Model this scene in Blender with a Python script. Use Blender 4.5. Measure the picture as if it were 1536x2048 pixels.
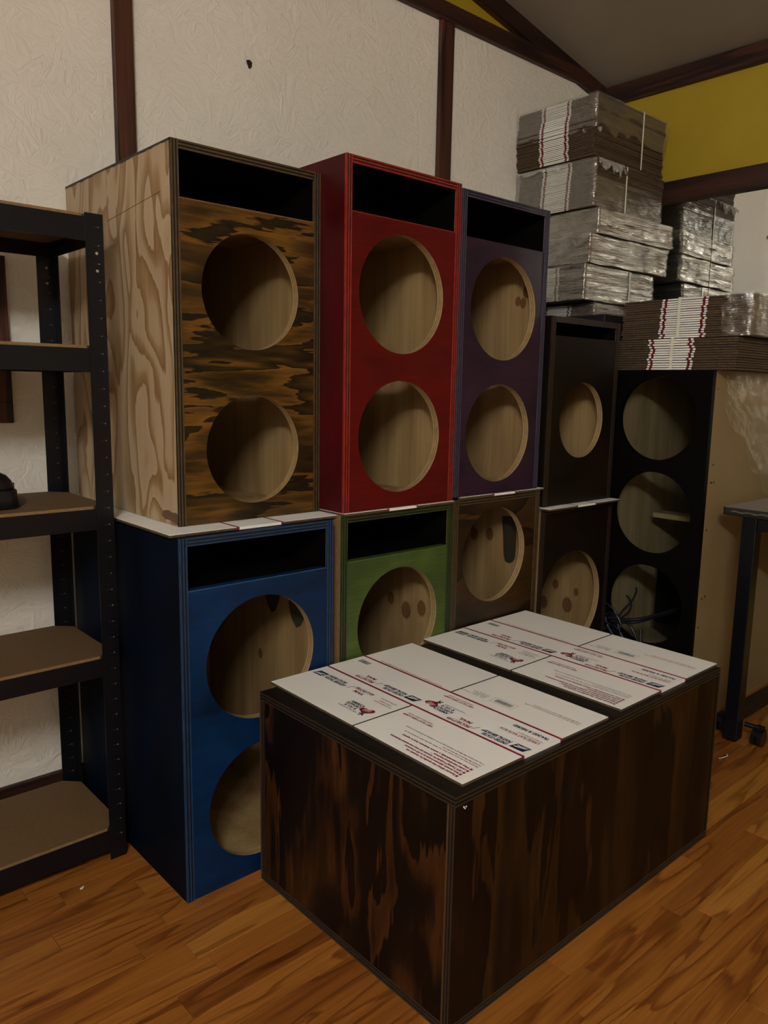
import bpy, math, random
from mathutils import Matrix, Vector, noise as mnoise

S = bpy.context.scene
COL = S.collection
for o in list(bpy.data.objects):
    bpy.data.objects.remove(o)

# ------------------------------------------------------------------ camera, light, exposure
FPX = 1556.53
cd = bpy.data.cameras.new('camera'); cam = bpy.data.objects.new('camera', cd); COL.objects.link(cam)
cd.sensor_fit = 'HORIZONTAL'; cd.sensor_width = 36.0; cd.lens = FPX / 1536 * 36.0
cd.clip_start = 0.02
_r = Vector((0.74445, -0.66744, 0.01762)); _u = Vector((0.09268, 0.12943, 0.98725)); _f = Vector((0.66121, 0.73333, -0.15821))
M = Matrix((( _r.x, _u.x, -_f.x, -0.74182), (_r.y, _u.y, -_f.y, -1.46434), (_r.z, _u.z, -_f.z, 1.15526), (0, 0, 0, 1)))
cam.matrix_world = M
S.camera = cam

W = bpy.data.worlds.new('room_world'); S.world = W; W.use_nodes = True
W.node_tree.nodes['Background'].inputs[0].default_value = (0.02, 0.02, 0.02, 1)
W.node_tree.nodes['Background'].inputs[1].default_value = 0.2

def area_light(name, loc, size, sizey, power, col, target=None):
    ld = bpy.data.lights.new(name, 'AREA'); ld.shape = 'RECTANGLE'; ld.size = size; ld.size_y = sizey
    ld.energy = power; ld.color = col
    o = bpy.data.objects.new(name, ld); COL.objects.link(o); o.location = loc
    if target is not None:
        o.rotation_euler = (Vector(target) - Vector(loc)).to_track_quat('-Z', 'Y').to_euler()
    return o
LAMP = (-1.72, -2.30, 2.36)      # opal tube that lights the room, behind the camera to the left
LAMP_R, LAMP_L, LAMP_W, LAMP_COL = 0.05, 0.95, 196.0, (1.0, 0.99, 0.95, 1)

S.view_settings.view_transform = 'Standard'; S.view_settings.look = 'None'
S.view_settings.gamma = 1.0; S.view_settings.use_curve_mapping = False
S.view_settings.exposure = 0.0

# ------------------------------------------------------------------ mesh helpers
class MB:
    def __init__(s):
        s.v = []; s.f = []; s.m = []; s.sm = []
    def face(s, pts, m=0, smooth=False):
        n = len(s.v); s.v += [tuple(p) for p in pts]; s.f.append(tuple(range(n, n + len(pts)))); s.m.append(m); s.sm.append(smooth)
    def box(s, x0, x1, y0, y1, z0, z1, m=0):
        n = len(s.v)
        s.v += [(x0,y0,z0),(x1,y0,z0),(x1,y1,z0),(x0,y1,z0),(x0,y0,z1),(x1,y0,z1),(x1,y1,z1),(x0,y1,z1)]
        d = {'-z':(0,3,2,1),'+z':(4,5,6,7),'-y':(0,1,5,4),'+x':(1,2,6,5),'+y':(2,3,7,6),'-x':(3,0,4,7)}
        for k, q in d.items():
            s.f.append(tuple(n + i for i in q)); s.sm.append(False)
            s.m.append(m.get(k, m.get('*', 0)) if isinstance(m, dict) else m)
    def grid(s, P, m=0, smooth=True, closeu=False):
        # P[i][j] points
        n = len(s.v); nu = len(P); nv = len(P[0])
        for row in P: s.v += [tuple(p) for p in row]
        for i in range(nu - (0 if closeu else 1)):
            for j in range(nv - 1):
                a = n + i * nv + j; b = n + ((i + 1) % nu) * nv + j
                s.f.append((a, b, b + 1, a + 1)); s.m.append(m); s.sm.append(smooth)
    def tube(s, pts, r, m=0, seg=8, caps=True):
        pts = [Vector(p) for p in pts]; P = []
        prev = None
        for i, p in enumerate(pts):
            t = (pts[min(i + 1, len(pts) - 1)] - pts[max(i - 1, 0)]).normalized()
            a = Vector((0, 0, 1)) if abs(t.z) < 0.95 else Vector((1, 0, 0))
            if prev is not None and (prev - t * prev.dot(t)).length > 1e-4: n1 = (prev - t * prev.dot(t)).normalized()
            else: n1 = t.cross(a).normalized()
            prev = n1; n2 = t.cross(n1)
            P.append([p + (n1 * math.cos(k * 2 * math.pi / seg) + n2 * math.sin(k * 2 * math.pi / seg)) * r for k in range(seg + 1)])
        s.grid(P, m)
        if caps:
            s.face([q for q in P[0][:-1]], m); s.face([q for q in reversed(P[-1][:-1])], m)
    def cyl(s, c, axis, r, h, m=0, seg=20):
        c = Vector(c); ax = {'x': Vector((1,0,0)), 'y': Vector((0,1,0)), 'z': Vector((0,0,1))}[axis]
        s.tube([c - ax * h / 2, c + ax * h / 2], r, m, seg)
    def build(s, name, mats, parent=None, origin=None, bevel=0, recalc=False):
        off = Vector(origin) if origin is not None else (Vector(parent['_o']) if parent is not None and '_o' in parent.keys() else Vector((0,0,0)))
        me = bpy.data.meshes.new(name)
        me.from_pydata([tuple(Vector(p) - off) for p in s.v], [], s.f)
        if not isinstance(mats, (list, tuple)): mats = [mats]
        for mt in mats: me.materials.append(mt)
        for p, mi, sm in zip(me.polygons, s.m, s.sm): p.material_index = mi; p.use_smooth = sm
        me.update()
        o = bpy.data.objects.new(name, me); COL.objects.link(o)
        if parent is not None: o.parent = parent
        if origin is not None and parent is None: o.location = origin
        if bevel:
            b = o.modifiers.new('bevel', 'BEVEL'); b.width = bevel; b.segments = 2; b.limit_method = 'ANGLE'
        return o

ORIG = {}
def thing(name, label, cat, loc=(0,0,0), rotz=0, group=None):
    o = bpy.data.objects.new(name, None); COL.objects.link(o); o.location = loc; o.rotation_euler = (0, 0, rotz)
    o.empty_display_size = 0.05
    o['label'] = label; o['category'] = cat
    if group: o['group'] = group
    return o
def tag(o, label, cat, group=None):
    o['label'] = label; o['category'] = cat
    if group: o['group'] = group
    return o
def struct(o, label=None):
    o['kind'] = 'structure'
    if label: o['label'] = label
    return o
def part(mb, name, mats, root, bevel=0, parent=None):
    """mesh given in world coordinates of an unrotated thing; becomes a child of root (or of a part of root)."""
    off = root.location
    o = mb.build(name, mats, None, None, bevel)
    for v in o.data.vertices: v.co -= off
    o.parent = parent if parent is not None else root
    return o
def lpart(mb, name, mats, parent, bevel=0):
    o = mb.build(name, mats, None, None, bevel); o.parent = parent
    return o

# ------------------------------------------------------------------ materials
def lin(h):
    f = lambda c: (c / 12.92) if c <= 0.04045 else ((c + 0.055) / 1.055) ** 2.4
    return tuple(f(int(h[i:i+2], 16) / 255) for i in (0, 2, 4)) + (1.0,)
class NT:
    def __init__(s, name):
        s.mat = bpy.data.materials.new(name); s.mat.use_nodes = True
        s.t = s.mat.node_tree; s.b = s.t.nodes['Principled BSDF']; s.out = s.t.nodes['Material Output']
    def n(s, typ, ins=None, **props):
        nd = s.t.nodes.new(typ)
        for k, v in props.items(): setattr(nd, k, v)
        for k, v in (ins or {}).items():
            if isinstance(v, bpy.types.NodeSocket): s.t.links.new(v, nd.inputs[k])
            else: nd.inputs[k].default_value = v
        return nd
    def coords(s, scale=(1,1,1), rand=True, rot=(0,0,0)):
        tc = s.n('ShaderNodeTexCoord'); v = tc.outputs['Object']
        if rand:
            oi = s.n('ShaderNodeObjectInfo')
            m = s.n('ShaderNodeMath', {0: oi.outputs['Random'], 1: 37.0}, operation='MULTIPLY')
            v = s.n('ShaderNodeVectorMath', {0: v, 1: m.outputs[0]}, operation='ADD').outputs[0]
        return s.n('ShaderNodeMapping', {'Vector': v, 'Scale': scale, 'Rotation': rot}).outputs[0]
    def noise(s, v, scale=5, detail=4, rough=0.5, dist=0.0):
        return s.n('ShaderNodeTexNoise', {'Vector': v, 'Scale': scale, 'Detail': detail, 'Roughness': rough, 'Distortion': dist}).outputs['Fac']
    def math(s, op, a, b=0.0, clamp=False):
        return s.n('ShaderNodeMath', {0: a, 1: b}, operation=op, use_clamp=clamp).outputs[0]
    def ramp(s, fac, stops):
        r = s.n('ShaderNodeValToRGB', {0: fac}); cr = r.color_ramp
        while len(cr.elements) < len(stops): cr.elements.new(0.5)
        for e, (p, c) in zip(cr.elements, stops): e.position = p; e.color = c
        return r.outputs[0]
    def mix(s, fac, a, b, mode='MIX'):
        m = s.n('ShaderNodeMix', data_type='RGBA', blend_type=mode)
        for i, v in ((0, fac), (6, a), (7, b)):
            if isinstance(v, bpy.types.NodeSocket): s.t.links.new(v, m.inputs[i])
            else: m.inputs[i].default_value = v
        return m.outputs[2]
    def bump(s, h, strength=0.3, dist=0.002):
        b = s.n('ShaderNodeBump', {'Height': h, 'Strength': strength, 'Distance': dist}); s.t.links.new(b.outputs[0], s.b.inputs['Normal'])
    def set(s, col=None, rough=0.5, metal=0.0, spec=0.5):
        if col is not None:
            if isinstance(col, bpy.types.NodeSocket): s.t.links.new(col, s.b.inputs['Base Color'])
            else: s.b.inputs['Base Color'].default_value = col
        if isinstance(rough, bpy.types.NodeSocket): s.t.links.new(rough, s.b.inputs['Roughness'])
        else: s.b.inputs['Roughness'].default_value = rough
        s.b.inputs['Metallic'].default_value = metal
        s.b.inputs['Specular IOR Level'].default_value = spec
        return s.mat

def stretch(axis, along, across):
    return tuple(along if a == axis else across for a in 'xyz')

def m_plain(name, hexc, rough=0.5, metal=0.0, var=0.12, nscale=14, spec=0.5):
    t = NT(name); c = lin(hexc); v = t.coords(); f = t.noise(v, nscale, 5)
    d = tuple(x * (1 - var) for x in c[:3]) + (1,); l = tuple(min(1, x * (1 + var)) for x in c[:3]) + (1,)
    return t.set(t.ramp(f, [(0.3, d), (0.7, l)]), rough, metal, spec)

def m_wood(name, dark, light, axis='z', rings=6.0, freq=5.0, along=0.22, rough=0.45, streak=0.35, sharp=0.55, mid=None, blotch=0.0, spec=0.4, dist=0.6, grain=130, jag=0.05, detail=3, stops=None):
    """veneer: contour bands of a stretched noise (cathedral grain) and fine fibre streaks."""
    t = NT(name); v = t.coords(stretch(axis, along, 1.0))
    f = t.noise(v, freq, detail, 0.5, dist)
    vj = t.coords(stretch(axis, 0.09, 1.0)); jg = t.noise(vj, 85, 3, 0.65)
    f = t.math('ADD', f, t.math('MULTIPLY', t.math('SUBTRACT', jg, 0.5), jag))
    saw = t.math('FRACT', t.math('MULTIPLY', f, rings))
    L = lin(light); D = lin(dark); Mi = lin(mid) if mid else tuple((a * 0.65 + b * 0.35) for a, b in zip(L, D))
    c = t.ramp(saw, [(p, lin(h)) for p, h in stops] if stops else [(0.0, L), (sharp, Mi), (0.94, D), (1.0, L)])
    v2 = t.coords(stretch(axis, 0.03, 1.0)); g = t.noise(v2, grain, 4, 0.6)
    gm = t.ramp(g, [(0.3, (1 - streak,) * 3 + (1,)), (0.7, (1, 1, 1, 1))])
    c = t.mix(1.0, c, gm, 'MULTIPLY')
    if blotch:
        v3 = t.coords(stretch(axis, 0.45, 1.0)); bn = t.noise(v3, 9, 5, 0.6, 0.4)
        bm = t.ramp(bn, [(0.36, (1 - blotch,) * 3 + (1,)), (0.62, (1, 1, 1, 1))])
        c = t.mix(1.0, c, bm, 'MULTIPLY')
    t.bump(g, 0.12, 0.001)
    return t.set(c, rough, 0, spec)

def m_stain(name, dark, light, axis='z', rough=0.48, freq=7.0, streak=0.25, spec=0.22):
    """dyed plywood: even colour, cloudy blotches and fine fibres."""
    t = NT(name); v = t.coords(stretch(axis, 0.45, 1.0)); f = t.noise(v, freq, 6, 0.62, 0.5)
    c = t.ramp(f, [(0.3, lin(dark)), (0.68, lin(light))])
    v2 = t.coords(stretch(axis, 0.03, 1.0)); g = t.noise(v2, 150, 4, 0.6)
    c = t.mix(1.0, c, t.ramp(g, [(0.3, (1 - streak,) * 3 + (1,)), (0.7, (1, 1, 1, 1))]), 'MULTIPLY')
    t.bump(g, 0.1, 0.001)
    return t.set(c, rough, 0, spec)

def m_pine(name, light, dark, axis='z', knots=(), rough=0.6):
    """raw board inside the cabinets; knots are (y or x, z) style points in the part's own coordinates."""
    t = NT(name); v = t.coords(stretch(axis, 0.12, 1.0)); f = t.noise(v, 14, 4, 0.55, 0.4)
    c = t.ramp(f, [(0.3, lin(dark)), (0.65, lin(light))])
    v2 = t.coords(stretch(axis, 0.03, 1.0)); g = t.noise(v2, 90, 3)
    c = t.mix(1.0, c, t.ramp(g, [(0.3, (0.82,)*3 + (1,)), (0.7, (1, 1, 1, 1))]), 'MULTIPLY')
    tc = t.n('ShaderNodeTexCoord')
    for (kx, ky, kz, kr) in knots:
        sub = t.n('ShaderNodeVectorMath', {0: tc.outputs['Object'], 1: (kx, ky, kz)}, operation='SUBTRACT').outputs[0]
        sc = t.n('ShaderNodeVectorMath', {0: sub, 1: (1.0, 1.0, 0.72)}, operation='MULTIPLY').outputs[0]
        ln = t.n('ShaderNodeVectorMath', {0: sc}, operation='LENGTH').outputs['Value']
        k = t.math('DIVIDE', ln, kr)
        kc = t.ramp(k, [(0.0, (0.40, 0.26, 0.18, 1)), (0.5, (0.55, 0.40, 0.30, 1)), (0.70, (0.34, 0.22, 0.15, 1)), (1.0, (1, 1, 1, 1))])
        c = t.mix(1.0, c, kc, 'MULTIPLY')
    return t.set(c, rough, 0, 0.3)

def m_osb(name, hexc, strength=0.55):
    """painted strand board: pressed flakes at random angles show as relief under the paint."""
    t = NT(name); tc = t.n('ShaderNodeTexCoord'); p = tc.outputs['Object']
    h = None
    for k, (cs, ns) in enumerate(((16.0, 26.0), (25.0, 34.0))):
        off = t.n('ShaderNodeVectorMath', {0: p, 1: (3.7 * k, 1.3 * k, 5.1 * k)}, operation='ADD').outputs[0]
        wn = t.n('ShaderNodeTexNoise', {'Vector': off, 'Scale': 12.0, 'Detail': 2.0})
        wv = t.n('ShaderNodeVectorMath', {0: wn.outputs['Color'], 1: (0.06, 0.06, 0.06)}, operation='MULTIPLY').outputs[0]
        off = t.n('ShaderNodeVectorMath', {0: off, 1: wv}, operation='ADD').outputs[0]
        vo = t.n('ShaderNodeTexVoronoi', {'Vector': off, 'Scale': cs}, feature='F1')
        sp = t.n('ShaderNodeSeparateColor', {0: vo.outputs['Color']})
        ang = t.math('MULTIPLY', sp.outputs[0], 6.28)
        vr = t.n('ShaderNodeVectorRotate', {'Vector': off, 'Angle': ang}, rotation_type='Y_AXIS').outputs[0]
        mp = t.n('ShaderNodeMapping', {'Vector': vr, 'Scale': (0.16, 1.0, 1.6)}).outputs[0]
        n = t.n('ShaderNodeTexNoise', {'Vector': mp, 'Scale': ns, 'Detail': 3.0, 'Roughness': 0.6, 'Distortion': 0.3}).outputs['Fac']
        lvl = t.math('MULTIPLY', sp.outputs[1], 0.5)
        q = t.math('ADD', n, lvl)
        h = q if h is None else t.math('MAXIMUM', h, q)
    t.bump(h, strength, 0.006)
    c = lin(hexc); v2 = t.coords((1, 1, 1), False); f = t.noise(v2, 2.2, 3)
    d = tuple(x * 0.94 for x in c[:3]) + (1,)
    col = t.ramp(f, [(0.35, d), (0.65, c)])
    return t.set(col, 0.5, 0, 0.35)

def m_film(name, gloss=0.22, haze=0.10, scale=(60, 60, 14), bump=0.8):
    """clear stretch film."""
    t = NT(name)
    tr = t.n('ShaderNodeBsdfTransparent', {'Color': (0.97, 0.97, 0.96, 1)})
    gl = t.n('ShaderNodeBsdfGlossy', {'Color': (1, 1, 0.97, 1), 'Roughness': 0.12})
    df = t.n('ShaderNodeBsdfDiffuse', {'Color': (0.8, 0.8, 0.78, 1)})
    v = t.coords(scale); n = t.noise(v, 1.0, 5, 0.6, 0.8)
    b = t.n('ShaderNodeBump', {'Height': n, 'Strength': bump, 'Distance': 0.012})
    t.t.links.new(b.outputs[0], gl.inputs['Normal'])
    m1 = t.n('ShaderNodeMixShader', {0: gloss}); t.t.links.new(tr.outputs[0], m1.inputs[1]); t.t.links.new(gl.outputs[0], m1.inputs[2])
    m2 = t.n('ShaderNodeMixShader', {0: haze}); t.t.links.new(m1.outputs[0], m2.inputs[1]); t.t.links.new(df.outputs[0], m2.inputs[2])
    t.t.links.new(m2.outputs[0], t.out.inputs['Surface'])
    return t.mat

MAT = {}
MAT['osb'] = m_osb('painted_strand_board', 'EAE5DA', 1.0)
MAT['wall_white'] = m_osb('painted_strand_board_plain', 'EAE6D8', 0.2)
MAT['wall_far'] = m_plain('tan_wall_paint', 'C6BAA4', 0.7, var=0.04, nscale=6)
MAT['yellow'] = m_plain('yellow_wall_paint', 'A48C1C', 0.6, var=0.05, nscale=6)
MAT['ceiling'] = m_plain('grey_ceiling_paint', '8F867A', 0.8, var=0.03, nscale=8)
MAT['trim'] = m_wood('dark_trim_wood', '2A1712', '5C3526', 'z', rings=4, freq=9, along=0.06, rough=0.5, streak=0.4)
MAT['trim_x'] = m_wood('dark_trim_wood_lengthwise', '22130F', '46281E', 'x', rings=4, freq=9, along=0.06, rough=0.5, streak=0.4)
MAT['trim_y'] = m_wood('dark_trim_wood_crosswise', '22130F', '46281E', 'y', rings=4, freq=9, along=0.06, rough=0.5, streak=0.4)
MAT['black_metal'] = m_plain('black_powder_coat', '0B0D12', 0.36, 0.0, 0.15, 30, 0.35)
MAT['black_paint'] = m_plain('black_paint', '050403', 0.6, 0, 0.2, 20, 0.1)
MAT['particle'] = m_plain('particle_board', '664E30', 0.7, 0, 0.10, 160)
MAT['tan_edge'] = m_plain('board_edge_tan', '7E6240', 0.7, 0, 0.15, 120)
MAT['ply_raw'] = m_wood('raw_plywood', '7C5C38', 'B39D80', 'z', rings=7.0, freq=6.6, along=0.36, rough=0.55, streak=0.10, dist=0.7, jag=0.045, detail=1.6, stops=[(0.0, 'B39E82'), (0.45, 'AE977A'), (0.60, 'A0845F'), (0.92, '866641'), (0.97, 'B39E82')])
MAT['pine'] = m_pine('raw_pine', 'A0865B', '826641', 'z')
MAT['pine_dull'] = m_pine('raw_board_grey', '847858', '6A5F42', 'z')
MAT['ply_light'] = m_plain('plywood_edge_light', '9C845C', 0.6, 0, 0.15, 80)
MAT['ply_tan'] = m_plain('plywood_edge_tan', '6B5230', 0.6, 0, 0.2, 80)
MAT['mdf'] = m_plain('bare_board_side', '87734F', 0.75, 0, 0.08, 5)

def edge_pair(name, dark, light):
    return m_plain(name + '_edge_dark', dark, 0.5, 0, 0.25, 60), m_plain(name + '_edge_light', light, 0.5, 0, 0.25, 60)
WHITE = m_plain('white_cardboard', 'F2F1EC', 0.55, 0, 0.02, 5, 0.3)
KRAFT = m_plain('kraft_cardboard', '4A3A27', 0.85, 0, 0.3, 120)
KRAFT2 = m_plain('kraft_cardboard_grey', '8A8068', 0.8, 0, 0.15, 90)
REDP = m_plain('print_red', '7E1A26', 0.5, 0, 0.05, 9)
NAVY = m_plain('print_navy', '1A2440', 0.5, 0, 0.05, 9)
GREY = m_plain('print_grey', '34363A', 0.5, 0, 0.05, 9)
FILM = m_film('stretch_film', 0.18, 0.045, (26, 26, 30), 0.7)
FILM_STREAK = m_film('stretch_film_pulled', 0.40, 0.04, (4, 12, 45), 0.8)
FILM_TORN = m_film('stretch_film_torn', 0.25, 0.28, (80, 80, 80), 1.0)
STRAP = m_plain('white_strap', 'D8D6C4', 0.4, 0, 0.05)
SHEET_GAP = m_plain('carton_gap_dark', '3A2E20', 0.9, 0, 0.1)

# ------------------------------------------------------------------ room
YW, XR = 0.69, 2.482
XL, YF = -2.60, -4.2
XRID = (XL + XR) / 2
SL = 0.19
ZE = 2.492
ZR = ZE + SL * (XR - XRID)

# floor: a base slab with laminate strips laid along x
mb = MB(); mb.box(XL, XR, YF, YW, -0.06, -0.002, 0)
def m_floor():
    t = NT('cherry_laminate')
    oi = t.n('ShaderNodeObjectInfo'); rnd = oi.outputs['Random']
    v = t.coords((0.13, 1.0, 1.0)); f = t.noise(v, 8.5, 2, 0.5, 0.5)
    vj = t.coords((0.06, 1.0, 1.0)); jg = t.noise(vj, 70, 3, 0.65)
    f = t.math('ADD', f, t.math('MULTIPLY', jg, 0.05))
    saw = t.math('FRACT', t.math('MULTIPLY', f, 7.0))
    base = t.ramp(rnd, [(0.0, lin('86501F')), (0.35, lin('A4692C')), (0.7, lin('935B24')), (1.0, lin('B67D36'))])
    ring = t.ramp(saw, [(0.0, (1, 1, 1, 1)), (0.7, (0.92, 0.89, 0.86, 1)), (0.93, (0.52, 0.42, 0.36, 1)), (1.0, (1, 1, 1, 1))])
    c = t.mix(1.0, base, ring, 'MULTIPLY')
    v2 = t.coords((0.04, 1.0, 1.0)); g = t.noise(v2, 120, 4, 0.6)
    c = t.mix(1.0, c, t.ramp(g, [(0.3, (0.72, 0.68, 0.64, 1)), (0.65, (1, 1, 1, 1))]), 'MULTIPLY')
    v3 = t.coords((0.07, 1.0, 1.0)); fk = t.noise(v3, 34, 3, 0.6, 0.3)
    c = t.mix(1.0, c, t.ramp(fk, [(0.0, (1, 1, 1, 1)), (0.60, (1, 1, 1, 1)), (0.68, (0.62, 0.52, 0.46, 1)), (1.0, (0.4, 0.3, 0.25, 1))]), 'MULTIPLY')
    t.bump(g, 0.05, 0.001)
    return t.set(c, 0.34, 0, 0.4)
MAT['floor'] = m_floor()
floor = struct(mb.build('floor', MAT['floor']), 'cherry-brown laminate floor of narrow staggered strips')
random.seed(5)
pl_meshes = {}
def plank(x0, x1, y0, y1):
    L = round(x1 - x0, 2); 
    key = L
    if key not in pl_meshes:
        b = MB(); g = 0.0004; e = 0.0005
        w = y1 - y0
        b.box(g, L - g, g, w - g, -0.004, -e, 0)
        n = len(b.v)
        b.v += [(g, g, -e), (L - g, g, -e), (L - g, w - g, -e), (g, w - g, -e), (g + e, g + e, 0), (L - g - e, g + e, 0), (L - g - e, w - g - e, 0), (g + e, w - g - e, 0)]
        for q in ((4,5,6,7),(0,1,5,4),(1,2,6,5),(2,3,7,6),(3,0,4,7)): b.f.append(tuple(n + i for i in q)); b.m.append(0); b.sm.append(False)
        me = bpy.data.meshes.new('floor_strip'); me.from_pydata(b.v, [], b.f); me.materials.append(MAT['floor']); pl_meshes[key] = me
    o = bpy.data.objects.new('floor_strip', pl_meshes[key]); COL.objects.link(o); o.location = (x0, y0, 0); o.parent = floor
    return o
SW = 0.0655
row = 0
y = -0.035 - 22 * SW
while y < 0.66:
    # part of the floor that the view covers, row by row
    xa = -0.62 if y > -0.55 else (-0.15 if y > -0.85 else 0.12)
    xb = 2.46 if y > -1.1 else 1.6
    if y > 0.3: xb = 0.2
    x = xa - random.choice([0.05, 0.12, 0.2, 0.27, 0.34])
    while x < xb:
        L = random.choice([0.30, 0.38, 0.46, 0.56, 0.68])
        plank(x, min(x + L, 2.48), y, y + SW)
        x += L
    y += SW; row += 1

# back wall: painted strand-board sheets with dark battens over the joints
wall_back = struct(MB().build('wall_back', MAT['wall_white']), 'white painted strand-board wall behind the cabinets')
b = MB(); b.box(XL, XR + 0.1, YW + 0.012, YW + 0.1, 0, ZE, 0)
b.face([(XL, YW + 0.012, ZE), (XR, YW + 0.012, ZE), (XRID, YW + 0.012, ZR + 0.02)], 1)
wall_back.data = b.build('wall_back_tmp', [MAT['wall_white'], MAT['yellow']]).data
bpy.data.objects.remove(bpy.data.objects['wall_back_tmp'])
sheet_x = [XL, -2.213, -0.994, 0.225, 1.455, XR]
for i in range(5):
    b = MB(); b.box(sheet_x[i] + 0.001, sheet_x[i + 1] - 0.001, YW, YW + 0.0115, 0.0, 2.478, 0)
    b.build('wall_panel', MAT['osb'], wall_back)
b = MB(); b.box(XR, XR + 0.1, YF, YW + 0.012, 0, ZE + 0.02, 0)
wall_right = struct(b.build('wall_right', MAT['yellow']), 'mustard yellow side wall')
b = MB(); b.box(XL - 0.1, XL, YF, YW + 0.1, 0, ZE + 0.02, 0)
struct(b.build('wall_left', MAT['wall_far']))
b = MB(); b.box(XL, XR, YF - 0.1, YF, 0, ZE + 0.02, 0); b.face([(XL, YF, ZE), (XRID, YF, ZR), (XR, YF, ZE)], 0)
struct(b.build('wall_front', MAT['wall_far']))
b = MB()
for xa, za, xb_, zb in ((XL, ZE, XRID, ZR), (XRID, ZR, XR, ZE)):
    n = len(b.v)
    b.v += [(xa, YF, za), (xb_, YF, zb), (xb_, YW + 0.1, zb), (xa, YW + 0.1, za), (xa, YF, za + 0.08), (xb_, YF, zb + 0.08), (xb_, YW + 0.1, zb + 0.08), (xa, YW + 0.1, za + 0.08)]
    for q in ((0,3,2,1),(4,5,6,7),(0,1,5,4),(1,2,6,5),(2,3,7,6),(3,0,4,7)): b.f.append(tuple(n + i for i in q)); b.m.append(0); b.sm.append(False)
struct(b.build('ceiling', MAT['ceiling']), 'grey sloping ceiling')

# trims
def trim(n, x0, x1, y0, y1, z0, z1, m, label):
    b = MB(); b.box(x0, x1, y0, y1, z0, z1, 0); o = b.build('trim_%d' % n, m, None, None, 0.002); return struct(o, label)
trim(1, 0.198, 0.252, YW - 0.019, YW, 0.065, 2.465, MAT['trim'], 'dark brown vertical batten behind the pale-sided cabinet')
trim(2, 1.424, 1.490, YW - 0.019, YW, 0.065, 2.465, MAT['trim'], 'dark brown vertical batten above the red cabinet')
trim(3, XL, XR - 0.001, YW - 0.022, YW, 2.465, 2.527, MAT['trim_x'], 'dark brown horizontal plate along the top of the white wall')
b = MB()   # gable rafter trim
def slant(b, x0, z0, x1, z1, w, y0, y1):
    b.v += [(x0, y0, z0 - w), (x1, y0, z1 - w), (x1, y1, z1 - w), (x0, y1, z0 - w), (x0, y0, z0), (x1, y0, z1), (x1, y1, z1), (x0, y1, z0)]
    for q in ((0,3,2,1),(4,5,6,7),(0,1,5,4),(1,2,6,5),(2,3,7,6),(3,0,4,7)): b.f.append(q); b.m.append(0); b.sm.append(False)
slant(b, XRID, ZR, XR - 0.001, ZE, 0.066, YW - 0.021, YW + 0.011)
struct(b.build('trim_4', MAT['trim_x']), 'dark brown sloping trim under the ceiling')
trim(5, XR - 0.022, XR, YF, YW - 0.023, 2.408, 2.487, MAT['trim_y'], 'dark brown trim between yellow wall and ceiling')
trim(6, XR - 0.022, XR, -1.9, YW - 0.001, 1.945, 2.036, MAT['trim_y'], 'dark brown trim between yellow wall and mirror')
trim(7, XR - 0.020, XR, YW - 0.021, YW - 0.0005, 2.037, 2.462, MAT['trim'], 'dark corner batten')
b = MB(); b.box(XL, XR - 0.02, YW - 0.016, YW, 0.0, 0.062, 0)
struct(b.build('baseboard_back', MAT['trim_x'], None, None, 0.003), 'dark brown baseboard')
# nail hole in the wall sheet and a scuff
b = MB(); 
pts = [(0.625 + 0.009 * math.cos(a) * (1 + 0.3 * math.sin(3 * a)), YW - 0.0006, 2.104 + 0.013 * math.sin(a)) for a in [k * 0.524 for k in range(12)]]
b.face(pts, 0); b.tube([(0.615, YW - 0.001, 2.113), (0.632, YW - 0.001, 2.098)], 0.002, 0, 6)
b.build('knot_hole', m_plain('hole_dark', '2A211A', 0.9), wall_back)

# mirror tiles on the right wall
t = NT('mirror_glass'); MIR = t.set((0.80, 0.82, 0.80, 1), 0.015, 1.0)
for i, (ya, yb) in enumerate(((0.125, YW - 0.024), (-0.72, 0.122))):
    r = thing('mirror_panel', ['wall mirror tile beside the room corner, behind the tall wrapped carton stack', 'wall mirror tile nearer the desk, reflecting the white wall'][i], 'mirror', (XR, ya, 0.85))
    b = MB(); b.box(XR - 0.0045, XR - 0.0005, ya, yb, 0.86, 1.944, {'*': 1, '-x': 0}); part(b, 'glass', [MIR, MAT['black_paint']], r)
    b = MB(); b.box(XR - 0.012, XR - 0.0005, ya, yb, 0.848, 0.8595, 0); part(b, 'bottom_rail', MAT['black_metal'], r)

# pendant tube lamp (outside the view)
r = thing('tube_lamp', 'opal tube lamp hanging from the ceiling', 'lamp', LAMP)
t = NT('lit_opal_tube'); em = t.n('ShaderNodeEmission', {'Color': LAMP_COL, 'Strength': LAMP_W / (2 * math.pi * LAMP_R * LAMP_L * math.pi)}); t.t.links.new(em.outputs[0], t.out.inputs['Surface'])
b = MB(); b.tube([(LAMP[0], LAMP[1] - LAMP_L / 2, LAMP[2]), (LAMP[0], LAMP[1] + LAMP_L / 2, LAMP[2])], LAMP_R, 0, 20); part(b, 'tube', t.mat, r)
for sy in (-1, 1):
    yy = LAMP[1] + sy * (LAMP_L / 2 + 0.016)
    b = MB(); b.cyl((LAMP[0], yy, LAMP[2]), 'y', LAMP_R + 0.004, 0.03, 0, 20); part(b, 'end_cap', MAT['black_metal'], r)
    b = MB(); b.tube([(LAMP[0], yy, LAMP[2] + LAMP_R + 0.004), (LAMP[0], yy, ZE + SL * (LAMP[0] - XL))], 0.003, 0, 6); part(b, 'cord', MAT['black_metal'], r)

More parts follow.
